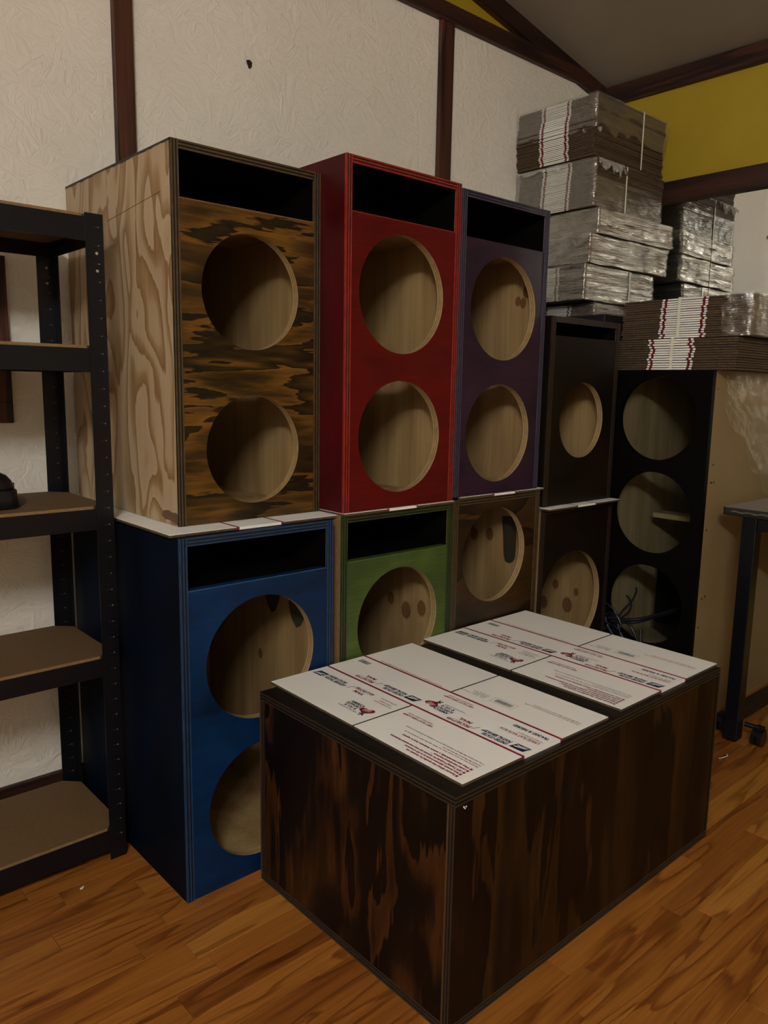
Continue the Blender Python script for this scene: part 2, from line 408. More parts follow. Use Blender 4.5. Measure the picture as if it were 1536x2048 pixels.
# ------------------------------------------------------------------ speaker cabinets
def add_edge(b, x0, x1, y0, y1, z0, z1, axis, n, md, ml):
    """exposed plywood edge: n plies side by side along axis, dark plies a little recessed"""
    lo, hi = {'x': (x0, x1), 'z': (z0, z1), 'y': (y0, y1)}[axis]
    for i in range(n):
        a = lo + (hi - lo) * i / n; c = lo + (hi - lo) * (i + 1) / n
        dk = (i % 2 == 1); m = md if dk else ml; rec = 0.0009 if dk else 0.0
        if axis == 'x': b.box(a, c, y0 + rec, y1, z0, z1, m)
        elif axis == 'z': b.box(x0, x1, y0 + rec, y1, a, c, m)

def baffle_mesh(x0, x1, z0, z1, yf, t, holes, wear=0.0, flip=None):
    """front board with round cut-outs. mats: 0 face, 1 rim light, 2 rim dark, 3 back, 4 worn edge"""
    b = MB(); zs = [z0]
    hs = sorted(holes, key=lambda h: h[1])
    for a, c in zip(hs, hs[1:]): zs.append((a[1] + a[2] + c[1] - c[2]) / 2)
    ztop = z1 - wear; zs.append(ztop)
    for (cx, cz, r), za, zb in zip(hs, zs, zs[1:]):
        ang = [k * 2 * math.pi / 72 for k in range(72)] + [math.atan2(zz - cz, xx - cx) % (2 * math.pi) for xx in (x0, x1) for zz in (za, zb)]
        ang = sorted(ang); out = []; ci = []
        for a in ang:
            c, s = math.cos(a), math.sin(a)
            k = min(((x1 - cx) / c if c > 1e-9 else ((x0 - cx) / c if c < -1e-9 else 1e9)), ((zb - cz) / s if s > 1e-9 else ((za - cz) / s if s < -1e-9 else 1e9)))
            out.append((cx + c * k, cz + s * k)); ci.append((cx + c * r, cz + s * r))
        n = len(ang)
        bands = [(0.0, 0.30, 1), (0.30, 0.38, 2), (0.38, 0.62, 1), (0.62, 0.70, 2), (0.70, 1.0, 1)]
        for i in range(n):
            j = (i + 1) % n
            b.face([(out[i][0], yf, out[i][1]), (out[j][0], yf, out[j][1]), (ci[j][0], yf, ci[j][1]), (ci[i][0], yf, ci[i][1])][::-1], 0)
            b.face([(out[i][0], yf + t, out[i][1]), (out[j][0], yf + t, out[j][1]), (ci[j][0], yf + t, ci[j][1]), (ci[i][0], yf + t, ci[i][1])], 3)
            for p, q, m in bands:
                b.face([(ci[i][0], yf + t * p, ci[i][1]), (ci[j][0], yf + t * p, ci[j][1]), (ci[j][0], yf + t * q, ci[j][1]), (ci[i][0], yf + t * q, ci[i][1])], m, True)
    # outer edges
    b.face([(x0, yf, z0), (x0, yf + t, z0), (x0, yf + t, z1), (x0, yf, z1)], 0); b.face([(x1, yf, z0), (x1, yf, z1), (x1, yf + t, z1), (x1, yf + t, z0)], 0)
    b.face([(x0, yf, z0), (x1, yf, z0), (x1, yf + t, z0), (x0, yf + t, z0)], 0)
    if wear:
        b.face([(x0, yf, ztop), (x1, yf, ztop), (x1, yf + 0.0008, z1), (x0, yf + 0.0008, z1)], 4)
        b.face([(x0, yf + t, ztop), (x0, yf + t, z1), (x1, yf + t, z1), (x1, yf + t, ztop)], 3)
    b.face([(x0, yf, z1), (x1, yf, z1), (x1, yf + t, z1), (x0, yf + t, z1)], 0)
    return b

def cabinet(label, x0, y0, z0, w, d, h, side, front, eD, eL, inner, holes, slot=None, wear=None, sideL=None, t=0.018, group=None, inner_r=None, inner_b=None, lean=0.0, bt=0.021, top=None, tall=False):
    r = thing('speaker_cabinet', label, 'speaker cabinet', (x0, y0, z0), 0, group)
    x1, y1, z1 = x0 + w, y0 + d, z0 + h
    sl = sideL or side; ir = inner_r or inner; ib = inner_b or inner
    e = 0.006
    for nm, xa, xb, mo, key_in, key_out in (('side_panel', x0, x0 + t, sl, '+x', '-x'), ('side_panel', x1 - t, x1, side, '-x', '+x')):
        b = MB(); b.box(xa, xb, y0 + e, y1, z0, z1, {'*': 0, key_in: 1})
        add_edge(b, xa, xb, y0, y0 + e, z0, z1, 'x', 5, 2, 3)
        part(b, nm, [mo, ir if key_in == '-x' else inner, eD, eL], r)
    b = MB(); b.box(x0 + t, x1 - t, y0 + e, y1, z1 - t, z1, {'*': 0, '-z': 1}); add_edge(b, x0 + t, x1 - t, y0, y0 + e, z1 - t, z1, 'z', 5, 2, 3)
    part(b, 'top_panel', [top or side, MAT['black_paint'] if slot else inner, eD, eL], r)
    b = MB(); b.box(x0 + t, x1 - t, y0 + bt + 0.003, y1, z0, z0 + t, {'*': 0, '+z': 1}); part(b, 'bottom_panel', [side, inner], r)
    b = MB(); b.box(x0 + t, x1 - t, y1 - t, y1, z0 + t, z1 - t, {'*': 0, '-y': 1}); part(b, 'back_panel', [side, ib], r)
    bz0, bz1 = z0, z1 - t
    if slot:
        sa, sb = slot; bz1 = sa if sa > z0 + h / 2 else z1 - t
        if sa < z0 + h / 2: bz0 = sb
    b = baffle_mesh(x0 + t + 0.0005, x1 - t - 0.0005, bz0, bz1, y0 + 0.002, bt, holes, 0.0028 if wear else 0.0)
    part(b, 'baffle', [front, MAT['ply_light'], MAT['ply_tan'], inner, wear or front], r)
    if slot and sa > z0 + h / 2:
        p = MB(); ya = y0 + bt + 0.0025; yb = y0 + d * 0.62
        p.box(x0 + t, x1 - t, ya, yb, sa - 0.018, sa - 0.0005, {'*': 1, '+z': 0})
        p.box(x0 + t, x0 + t + 0.0015, y0 + e + 0.001, yb, sa, z1 - t, 0); p.box(x1 - t - 0.0015, x1 - t, y0 + e + 0.001, yb, sa, z1 - t, 0)
        p.box(x0 + t, x1 - t, yb, yb + 0.012, sa - 0.018, z1 - t, {'*': 1, '-y': 0})
        part(p, 'port_duct', [MAT['black_paint'], inner], r)
    return r

# stains
dkD, dkL = edge_pair('walnut', '090705', '4A3B24')
rdD, rdL = edge_pair('red', '1C0405', '86231E')
puD, puL = edge_pair('purple', '0A0810', '3C3850')
blD, blL = edge_pair('blue', '020A14', '143456')
grD, grL = edge_pair('green', '0A0D06', '2A381A')
bkD, bkL = edge_pair('umber', '090605', '281E13')
M_walnut = m_wood('walnut_stained_front', '120C07', '82591F', 'x', rings=5.5, freq=9.0, along=0.20, rough=0.4, streak=0.55, sharp=0.50, mid='47310F', blotch=0.5, dist=0.7, jag=0.22, grain=70)
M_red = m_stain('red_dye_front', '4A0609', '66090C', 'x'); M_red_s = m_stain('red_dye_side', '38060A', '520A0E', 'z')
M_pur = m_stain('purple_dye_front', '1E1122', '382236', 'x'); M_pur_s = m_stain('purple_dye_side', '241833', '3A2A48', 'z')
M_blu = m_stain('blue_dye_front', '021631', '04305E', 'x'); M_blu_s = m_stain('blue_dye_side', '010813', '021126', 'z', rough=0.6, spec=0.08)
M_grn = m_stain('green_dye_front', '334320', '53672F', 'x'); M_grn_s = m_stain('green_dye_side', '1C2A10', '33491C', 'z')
M_umb = m_wood('umber_stained_front', '0F0A06', '472E14', 'x', rings=4.5, freq=5.5, along=0.3, rough=0.45, streak=0.4, sharp=0.4, blotch=0.6)
M_umb2 = m_stain('umber_stained_plain', '0B0705', '1E140C', 'x', freq=6)
M_umb_s = m_stain('umber_side', '080604', '160F09', 'z')
W_tan = m_plain('worn_edge_tan', '6E5534', 0.6); W_red = m_plain('worn_edge_red', '76221E', 0.6); W_blu = m_plain('worn_edge_blue', '1E4468', 0.6); W_grn = m_plain('worn_edge_green', '3E5524', 0.6)
PK = lambda n, k: m_pine(n, '9C8259', '7C623E', 'z', k)

BARE = cabinet('tall two-hole cabinet with bare plywood side and brown stained front, standing on the blue cabinet',
        0.0564, 0.0957, 0.8420, 0.387, 0.583, 0.812, MAT['ply_raw'], M_walnut, dkD, dkL, MAT['pine'],
        [(0.251, 1.362, 0.128), (0.254, 1.006, 0.126)], slot=(1.5415, 1.636), wear=W_tan, top=dkD)
b = MB()
xs = 0.0564 - 0.0004
yy = [0.0957 + 0.583 * k / 40 for k in range(41)]
lo = [1.654 - 0.004 - 0.004 * abs(mnoise.noise(Vector((y * 18, 0.3, 0)))) - 0.004 * max(0, mnoise.noise(Vector((y * 60, 2.3, 0)))) for y in yy]
for k in range(40): b.face([(xs, yy[k], lo[k]), (xs, yy[k + 1], lo[k + 1]), (xs, yy[k + 1], 1.654), (xs, yy[k], 1.654)][::-1], 0)
zz_ = [0.842 + 0.812 * k / 60 for k in range(61)]
wd = [0.003 + 0.004 * abs(mnoise.noise(Vector((z * 9, 5.3, 0)))) + 0.003 * max(0, mnoise.noise(Vector((z * 40, 2.3, 0)))) for z in zz_]
for k in range(60): b.face([(xs, 0.0957, zz_[k]), (xs, 0.0957, zz_[k + 1]), (xs, 0.0957 + wd[k + 1], zz_[k + 1]), (xs, 0.0957 + wd[k], zz_[k])], 0)
part(b, 'stain_overlap', dkD, BARE)
b = MB(); b.tube([(xs, 0.145, 1.556), (xs, 0.42, 1.534)], 0.0006, 0, 5); part(b, 'pencil_line', m_plain('pencil', '6B5A48', 0.7), BARE)
b = MB(); pts = [(0.0985, 0.844), (0.0985, 0.868), (0.11, 0.872), (0.125, 0.870), (0.145, 0.874), (0.165, 0.871), (0.176, 0.866), (0.176, 0.856), (0.16, 0.851), (0.14, 0.852), (0.12, 0.848), (0.105, 0.845)]
b.face([(xs, p[0], p[1]) for p in pts], 0); part(b, 'stain_smear', m_plain('stain_smear', '5E4632', 0.6), BARE)
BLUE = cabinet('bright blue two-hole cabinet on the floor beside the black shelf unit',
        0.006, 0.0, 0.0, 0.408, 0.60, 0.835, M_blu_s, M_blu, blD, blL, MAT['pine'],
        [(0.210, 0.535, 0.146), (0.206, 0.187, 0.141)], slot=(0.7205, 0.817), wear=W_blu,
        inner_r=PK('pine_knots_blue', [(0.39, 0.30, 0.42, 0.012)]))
cabinet('red dyed two-hole cabinet standing on the green cabinet',
        0.4445, 0.0, 0.8480, 0.3885, 0.60, 0.835, M_red_s, M_red, rdD, rdL, MAT['pine'],
        [(0.6315, 1.383, 0.144), (0.632, 1.030, 0.142)], slot=(1.561, 1.665), wear=W_red)
cabinet('purple dyed two-hole cabinet, right of the red one',
        0.8385, 0.0, 0.8545, 0.3775, 0.60, 0.820, M_pur_s, M_pur, puD, puL, MAT['pine'],
        [(1.0265, 1.379, 0.142), (1.0215, 1.029, 0.140)], slot=(1.5565, 1.657),
        inner_r=PK('pine_knots_purple', [(0.36, 0.092, 0.567, 0.012), (0.36, 0.072, 0.561, 0.013), (0.36, 0.06, 0.594, 0.016)]))
cabinet('green dyed cabinet on the floor under the red one',
        0.4415, 0.0, 0.0, 0.397, 0.60, 0.841, M_grn_s, M_grn, grD, grL, MAT['pine_dull'],
        [(0.640, 0.541, 0.144), (0.640, 0.190, 0.142)], slot=(0.7235, 0.812), wear=W_grn, sideL=MAT['tan_edge'],
        inner_r=PK('pine_knots_green', [(0.379, 0.162, 0.498, 0.022), (0.379, 0.097, 0.518, 0.020), (0.379, 0.229, 0.521, 0.016)]))
BROWN = cabinet('brown stained cabinet on the floor under the purple one, its hole near the top',
        0.8435, 0.0, 0.0, 0.3895, 0.60, 0.8475, M_umb_s, M_umb, bkD, dkL, MAT['pine_dull'],
        [(1.027, 0.669, 0.142), (1.027, 0.32, 0.142)],
        inner_r=PK('pine_knots_brown', [(0.371, 0.182, 0.682, 0.018), (0.371, 0.25, 0.673, 0.018), (0.371, 0.262, 0.70, 0.012)]))
cabinet('small dark single-hole cabinet with a narrow slot, right of the purple one',
        1.2545, 0.0, 0.7905, 0.378, 0.56, 0.589, M_umb_s, M_umb2, bkD, bkL, MAT['pine'],
        [(1.4385, 1.060, 0.121)], slot=(1.322, 1.3615))
cabinet('dark umber cabinet with one large hole on the floor beside the three-hole tower',
        1.2505, 0.0, 0.0, 0.400, 0.58, 0.783, M_umb_s, M_umb2, bkD, bkL, MAT['pine'],
        [(1.433, 0.456, 0.172)], sideL=MAT['tan_edge'],
        inner_r=PK('pine_knots_umber', [(0.382, 0.205, 0.441, 0.015), (0.382, 0.114, 0.429, 0.012), (0.382, 0.15, 0.373, 0.024), (0.382, 0.255, 0.361, 0.020)]))

def stain(root, x, pts, hexc):
    b = MB(); n = len(pts); c = (sum(p[0] for p in pts) / n, sum(p[1] for p in pts) / n)
    for k in range(n):
        p, q = pts[k], pts[(k + 1) % n]; b.face([(x, c[0], c[1]), (x, p[0], p[1]), (x, q[0], q[1])][::-1], 0)
    part(b, 'stain_patch', m_plain('dark_stain', hexc, 0.6, 0, 0.3, 40), root)
stain(BROWN, 1.2145, [(0.133, 0.748), (0.115, 0.752), (0.084, 0.753), (0.072, 0.74), (0.070, 0.66), (0.072, 0.62), (0.080, 0.606), (0.095, 0.598), (0.112, 0.602), (0.120, 0.625), (0.124, 0.68)], '2B2517')
for yc, zb, w in ((0.351, 0.560, 0.034), (0.239, 0.550, 0.040), (0.124, 0.535, 0.042)):
    stain(BLUE, 0.3955, [(yc - w, 0.66), (yc + w, 0.66), (yc + w * 0.9, zb + 0.05), (yc + w * 0.6, zb + 0.02), (yc + w * 0.1, zb), (yc - w * 0.4, zb + 0.012), (yc - w * 0.85, zb + 0.045)], '33301F')

# three-hole tower: front faces the left (-x), bare side faces the room
def tower():
    x0, x1, y0, y1, z1, t = 1.75, 2.45, -0.276, 0.096, 1.229, 0.018
    r = thing('speaker_tower', 'tall black-fronted three-hole tower with a bare tan side, under the carton bundles', 'speaker cabinet', (x0, y0, 0))
    ins = MAT['pine_dull']
    for ya, yb, ki in ((y0, y0 + t, '+y'), (y1 - t, y1, '-y')):
        b = MB(); b.box(x0 + 0.0215, x1, ya, yb, 0, z1, {'*': 0, ki: 1}); part(b, 'side_panel', [MAT['mdf'], ins], r, 0.0)
    b = MB(); b.box(x0 + 0.0215, x1, y0 + t, y1 - t, z1 - t, z1, {'*': 0, '-z': 1}); part(b, 'top_panel', [MAT['black_paint'], ins], r)
    b = MB(); b.box(x0 + 0.0215, x1, y0 + t, y1 - t, 0, t, {'*': 0, '+z': 1}); part(b, 'bottom_panel', [MAT['mdf'], MAT['pine']], r)
    b = MB(); b.box(x1 - t, x1, y0 + t, y1 - t, t, z1 - t, {'*': 0, '-x': 1}); part(b, 'back_panel', [MAT['mdf'], ins], r)
    b = baffle_mesh(-y1, -y0, 0.0, z1, x0, 0.021, [(0.090, 1.066, 0.143), (0.092, 0.738, 0.144), (0.090, 0.408, 0.143)])
    b.v = [(yy, -xx, zz) for (xx, yy, zz) in b.v]
    part(b, 'baffle', [MAT['black_paint'], MAT['black_paint'], MAT['black_paint'], ins, MAT['black_paint']], r)
    b = MB(); b.box(1.99, 2.07, y0 + t, 0.030, 0.684, 0.702, 0); part(b, 'brace', MAT['pine_dull'], r)
    b = MB(); b.box(2.02, 2.04, y0 + t, 0.010, 0.27, 0.52, 0); part(b, 'port_board', MAT['black_paint'], r)
    for k, (sx, sz) in enumerate(((1.79, 1.17), (1.80, 0.92), (1.795, 0.86), (1.815, 0.86), (1.79, 0.70), (1.80, 0.46), (1.82, 0.465), (1.79, 0.36), (1.86, 0.10), (1.83, 0.09), (1.90, 0.06))):
        b = MB(); b.cyl((sx, y0 - 0.0006, sz), 'y', 0.0035, 0.0016, 0, 10); part(b, 'screw', MAT['black_metal'], r)
    return r
tower()
# a second tower stands behind it in the corner and carries the wrapped stack
r = thing('corner_cabinet', 'cabinet in the corner under the tall wrapped carton stack, almost wholly hidden', 'speaker cabinet', (1.72, 0.12, 0))
b = MB(); b.box(1.72, 2.44, 0.12, 0.665, 0, 1.425, 0); part(b, 'body', m_plain('black_paint_hidden', '0B0B0D', 0.6), r, 0.003)
b = MB(); b.box(1.715, 1.7195, 0.14, 0.645, 0.03, 1.40, 0); part(b, 'baffle', MAT['black_paint'], r, 0.001)

# ------------------------------------------------------------------ cabinet lying on the floor (closed box)
def floor_box():
    x0, y0, w, d, h, t = 0.1818, -0.6358, 0.9876, 0.6087, 0.4655, 0.019
    x1, y1 = x0 + w, y0 + d
    r = thing('floor_cabinet', 'large dark walnut-stained plywood box on the floor carrying two flat cartons', 'speaker cabinet', (x0, y0, 0))
    mv = m_wood('walnut_dark_upright', '090504', '502E12', 'z', rings=4.8, freq=7.0, along=0.22, rough=0.45, streak=0.5, sharp=0.42, mid='170C06', blotch=0.45, dist=0.8, jag=0.15, grain=70, spec=0.25)
    mv2 = m_wood('walnut_dark_upright_long', '0A0604', '40280F', 'z', rings=4.0, freq=5.5, along=0.20, rough=0.45, streak=0.5, sharp=0.50, mid='180E07', blotch=0.45, dist=0.8, jag=0.13, grain=70, spec=0.25)
    mt = m_wood('walnut_dark_top', '0B0807', '1E1712', 'x', rings=3, freq=6, along=0.25, rough=0.45, streak=0.4, blotch=0.4)
    eD = m_plain('box_edge_dark', '0D0A08', 0.5); eL = m_plain('box_edge_light', '2E241A', 0.5); eT = m_plain('box_edge_tan', '4A3620', 0.5)
    # top lies over everything, plies on its rim
    b = MB()
    for i in range(5):
        rec = 0.0012 if i % 2 else 0.0; za = h - t + t * i / 5; zb = h - t + t * (i + 1) / 5
        b.box(x0 + rec, x1 - rec, y0 + rec, y1 - rec, za, zb, {'*': (1 if i % 2 else 2), '+z': 0} if i < 4 else {'*': 2, '+z': 0})
    part(b, 'top_panel', [mt, eD, eL], r, 0.0008)
    b = MB()
    for i in range(5):
        rec = 0.0012 if i % 2 else 0.0; za = t * i / 5; zb = t * (i + 1) / 5
        b.box(x0 + rec, x1 - rec, y0 + rec, y1 - rec, za, zb, 1 if i % 2 else 2)
    part(b, 'bottom_panel', [mt, eD, eL], r, 0.0008)
    zA, zB = t, h - t
    def sided(ya, yb, sgn, name):
        b = MB()
        b.box(x0 + 0.004, x1 - 0.004, ya + 0.001, yb - 0.001, zA, zB, 0)
        for i in range(5):
            rec = 0.001 if i % 2 else 0.0; a = ya + (yb - ya) * i / 5; c = ya + (yb - ya) * (i + 1) / 5
            m = 1 if i % 2 else (3 if i == 4 else 2)
            b.box(x0 + rec, x0 + 0.004, a, c, zA, zB, m if i not in (0,) else {'*': 2, '-y': 0}); b.box(x1 - 0.004, x1 - rec, a, c, zA, zB, m)
        return part(b, name, [mv2, eD, eL, eT], r)
    sided(y0, y0 + t, -1, 'front_panel'); sided(y1 - t, y1, 1, 'back_panel')
    b = MB(); b.box(x0 + 0.0015, x0 + t, y0 + t + 0.0005, y1 - t - 0.0005, zA, zB, 0); part(b, 'end_panel', mv, r)
    b = MB(); b.box(x1 - t, x1 - 0.0015, y0 + t + 0.0005, y1 - t - 0.0005, zA, zB, 0); part(b, 'end_panel', mv, r)
    b = MB()
    for k, (xx, zz) in enumerate(((0.206, 0.438), (0.2035, 0.441), (0.2095, 0.440))): b.cyl((xx, y0 - 0.0003, zz), 'y', 0.0014, 0.0016, 0, 8)
    part(b, 'nail_head', STRAP, r)
    return h
HB = floor_box()

# ------------------------------------------------------------------ flattened mailing cartons
LA, LB = 0.450, 0.616
U1, U2 = 0.1656, 0.2835
def text_meshes(specs):
    """specs: list of (key, string, size, rot, x, y, bold, align) -> dict key -> list of (verts, faces) in carton coordinates."""
    objs = []
    for sp in specs:
        cu = bpy.data.curves.new('print', 'FONT'); cu.body = sp[1]; cu.size = sp[2]; cu.resolution_u = 2; cu.offset = sp[6]; cu.align_x = 'LEFT'; cu.align_y = 'CENTER'
        cu.shear = sp[7] if len(sp) > 7 else 0.0
        if len(sp) > 8: cu.space_character = sp[8]
        o = bpy.data.objects.new('print', cu); COL.objects.link(o); objs.append(o)
    bpy.context.view_layer.update(); dg = bpy.context.evaluated_depsgraph_get()
    res = {}
    for sp, o in zip(specs, objs):
        me = bpy.data.meshes.new_from_object(o.evaluated_get(dg))
        c, s = math.cos(sp[3]), math.sin(sp[3])
        xs = [v.co.x for v in me.vertices] or [0]; wid = max(xs)
        k = (sp[9] / wid) if len(sp) > 9 and sp[9] else 1.0
        vs = [(sp[4] + c * v.co.x * k - s * v.co.y, sp[5] + s * v.co.x * k + c * v.co.y, 0.0) for v in me.vertices]
        res.setdefault(sp[0], []).append((vs, [tuple(p.vertices) for p in me.polygons]))
        bpy.data.meshes.remove(me)
    for o in objs:
        cu = o.data; bpy.data.objects.remove(o); bpy.data.curves.remove(cu)
    return res

UPR = math.pi / 2      # reads away from the viewer (letters upside down from here)
DWN = -math.pi / 2
def T(key, s, size, rot, u, v, length=None, bold=0.0004, shear=0.0):
    return (key, s, size, rot, u, v, bold + 0.0002 if size > 0.007 else bold + 0.0001, shear, 1.0, length)
SPEC = [
 T('navy_a', 'UNITED STATES', 0.0125, UPR, 0.1815, 0.052, 0.066, 0.0005, 0.2), T('navy_a', 'POSTAL SERVICE\u00ae', 0.0125, UPR, 0.1940, 0.052, 0.077, 0.0005, 0.2),
 T('grey_a', '/', 0.024, UPR, 0.189, 0.136, None, 0.0, 0.25),
 T('red_a', 'PRIORITY\u00ae', 0.0155, UPR, 0.1815, 0.149, 0.066, 0.0003, 0.2), T('red_a', 'MAIL', 0.0135, UPR, 0.1970, 0.160, 0.036, 0.0003, 0.2),
 T('red_b', 'LARGE FLAT RATE BOX', 0.0125, UPR, 0.2300, 0.013, 0.100, 0.0001), T('red_b', 'FOR DOMESTIC AND INTERNATIONAL USE', 0.0055, UPR, 0.2405, 0.013, 0.060, 0.0),
 T('navy_b', 'TRACKED \u2605 INSURED', 0.0125, UPR, 0.2610, 0.013, 0.090, 0.0004),
 T('navy_c', 'AMERICA', 0.0120, UPR, 0.1930, 0.226, 0.044, 0.0003), T('navy_c', 'SUPPORTS', 0.0120, UPR, 0.2040, 0.222, 0.050, 0.0003), T('navy_c', '\u2605 YOU \u2605', 0.0120, UPR, 0.2150, 0.228, 0.040, 0.0003),
 T('grey_b', 'OUR MILITARY AND THEIR FAMILIES', 0.0050, UPR, 0.2240, 0.205, 0.060, 0.0),
 T('red_c', 'VISIT US AT USPS.COM\u00ae', 0.0085, UPR, 0.2590, 0.214, 0.088, 0.0002), T('red_c', 'ORDER FREE SUPPLIES ONLINE', 0.0062, UPR, 0.2680, 0.222, 0.074, 0.0),
 # far half of the middle band
 T('navy_d', 'UNITED STATES', 0.0125, UPR, 0.1830, 0.357, 0.066, 0.0005, 0.2), T('navy_d', 'POSTAL SERVICE\u00ae', 0.0125, UPR, 0.1955, 0.357, 0.077, 0.0005, 0.2),
 T('grey_c', '/', 0.024, UPR, 0.189, 0.440, None, 0.0, 0.25),
 T('red_d', 'PRIORITY\u00ae', 0.0155, UPR, 0.1830, 0.457, 0.066, 0.0003, 0.2), T('red_d', 'MAIL', 0.0135, UPR, 0.1985, 0.468, 0.036, 0.0003, 0.2),
 T('red_e', 'TRACKED INSURED FLAT RATE PACKAGING FOR DOMESTIC USE', 0.0052, UPR, 0.2920, 0.34, 0.22, 0.0),
 # far left flap, the other way round
 T('navy_e', 'UNITED STATES', 0.0125, DWN, 0.1290, 0.561, 0.066, 0.0005, 0.2), T('navy_e', 'POSTAL SERVICE\u00ae', 0.0125, DWN, 0.1165, 0.561, 0.077, 0.0005, 0.2),
 T('grey_d', '/', 0.024, DWN, 0.124, 0.477, None, 0.0, 0.25),
 T('red_f', 'PRIORITY\u00ae', 0.0155, DWN, 0.1315, 0.463, 0.062, 0.0003, 0.2), T('red_f', 'MAIL', 0.0135, DWN, 0.1165, 0.452, 0.036, 0.0003, 0.2),
 T('navy_f', 'AMERICA', 0.0120, DWN, 0.0760, 0.407, 0.044, 0.0003), T('navy_f', 'SUPPORTS', 0.0120, DWN, 0.0650, 0.410, 0.050, 0.0003), T('navy_f', '\u2605 YOU \u2605', 0.0120, DWN, 0.0540, 0.405, 0.040, 0.0003),
 T('grey_e', 'OUR MILITARY AND THEIR FAMILIES', 0.0055, DWN, 0.0445, 0.415, 0.062, 0.0),
 T('grey_h', 'PACKAGE PICKUP', 0.0060, DWN, 0.1360, 0.378, 0.052, 0.0), T('red_g', 'SCHEDULE ONLINE', 0.0058, DWN, 0.1250, 0.372, 0.040, 0.0), T('red_g', 'USPS.COM/PICKUP', 0.0058, DWN, 0.1160, 0.380, 0.058, 0.0),
 # near left flap
 T('red_h', 'VISIT US AT USPS.COM\u00ae', 0.0085, UPR, 0.1220, 0.200, 0.088, 0.0002), T('red_h', 'ORDER FREE SUPPLIES ONLINE', 0.0062, UPR, 0.1310, 0.208, 0.074, 0.0),
 T('red_i', '\u25a0 Expected delivery date specified for domestic use.', 0.0075, UPR, 0.0130, 0.024, 0.138, 0.0002),
 T('red_i', '\u25a0 Most domestic shipments include up to $50 of insurance.*', 0.0075, UPR, 0.0225, 0.024, 0.155, 0.0002),
 T('red_i', '\u25a0 USPS Tracking\u00ae included for domestic and many international destinations.', 0.0075, UPR, 0.0320, 0.024, 0.205, 0.0002),
 T('red_i', '\u25a0 Limited international insurance.**', 0.0075, UPR, 0.0415, 0.024, 0.098, 0.0002),
 T('red_i', '\u25a0 When used internationally, a customs declaration form is required.', 0.0075, UPR, 0.0510, 0.024, 0.190, 0.0002),
 T('red_i', '*Insurance does not cover certain items. For details regarding claims exclusions see the', 0.0060, UPR, 0.0660, 0.024, 0.20, 0.0),
 T('red_i', 'Domestic Mail Manual at http://pe.usps.com.', 0.0060, UPR, 0.0735, 0.024, 0.10, 0.0),
 T('grey_f', '** See International Mail Manual at http://pe.usps.com for availability and limitations of coverage.', 0.0060, UPR, 0.0830, 0.024, 0.215, 0.0),
 # near right flap
 T('grey_g', 'PS00001000014', 0.0060, UPR, 0.3260, 0.235, 0.040, 0.0), T('grey_g', 'EP14F July 2013', 0.0055, UPR, 0.3340, 0.235, 0.045, 0.0), T('grey_g', 'OD: 12.25 x 12.25 x 6', 0.0055, UPR, 0.3180, 0.235, 0.070, 0.0),
 T('red_j', 'This packaging is the property of the U.S. Postal Service and is provided solely for use in sending', 0.0058, UPR, 0.3660, 0.018, 0.140, 0.0),
 T('red_j', 'Priority Mail shipments. Misuse may be a violation of federal law.', 0.0058, UPR, 0.3740, 0.018, 0.125, 0.0),
]
TEXT = text_meshes(SPEC)

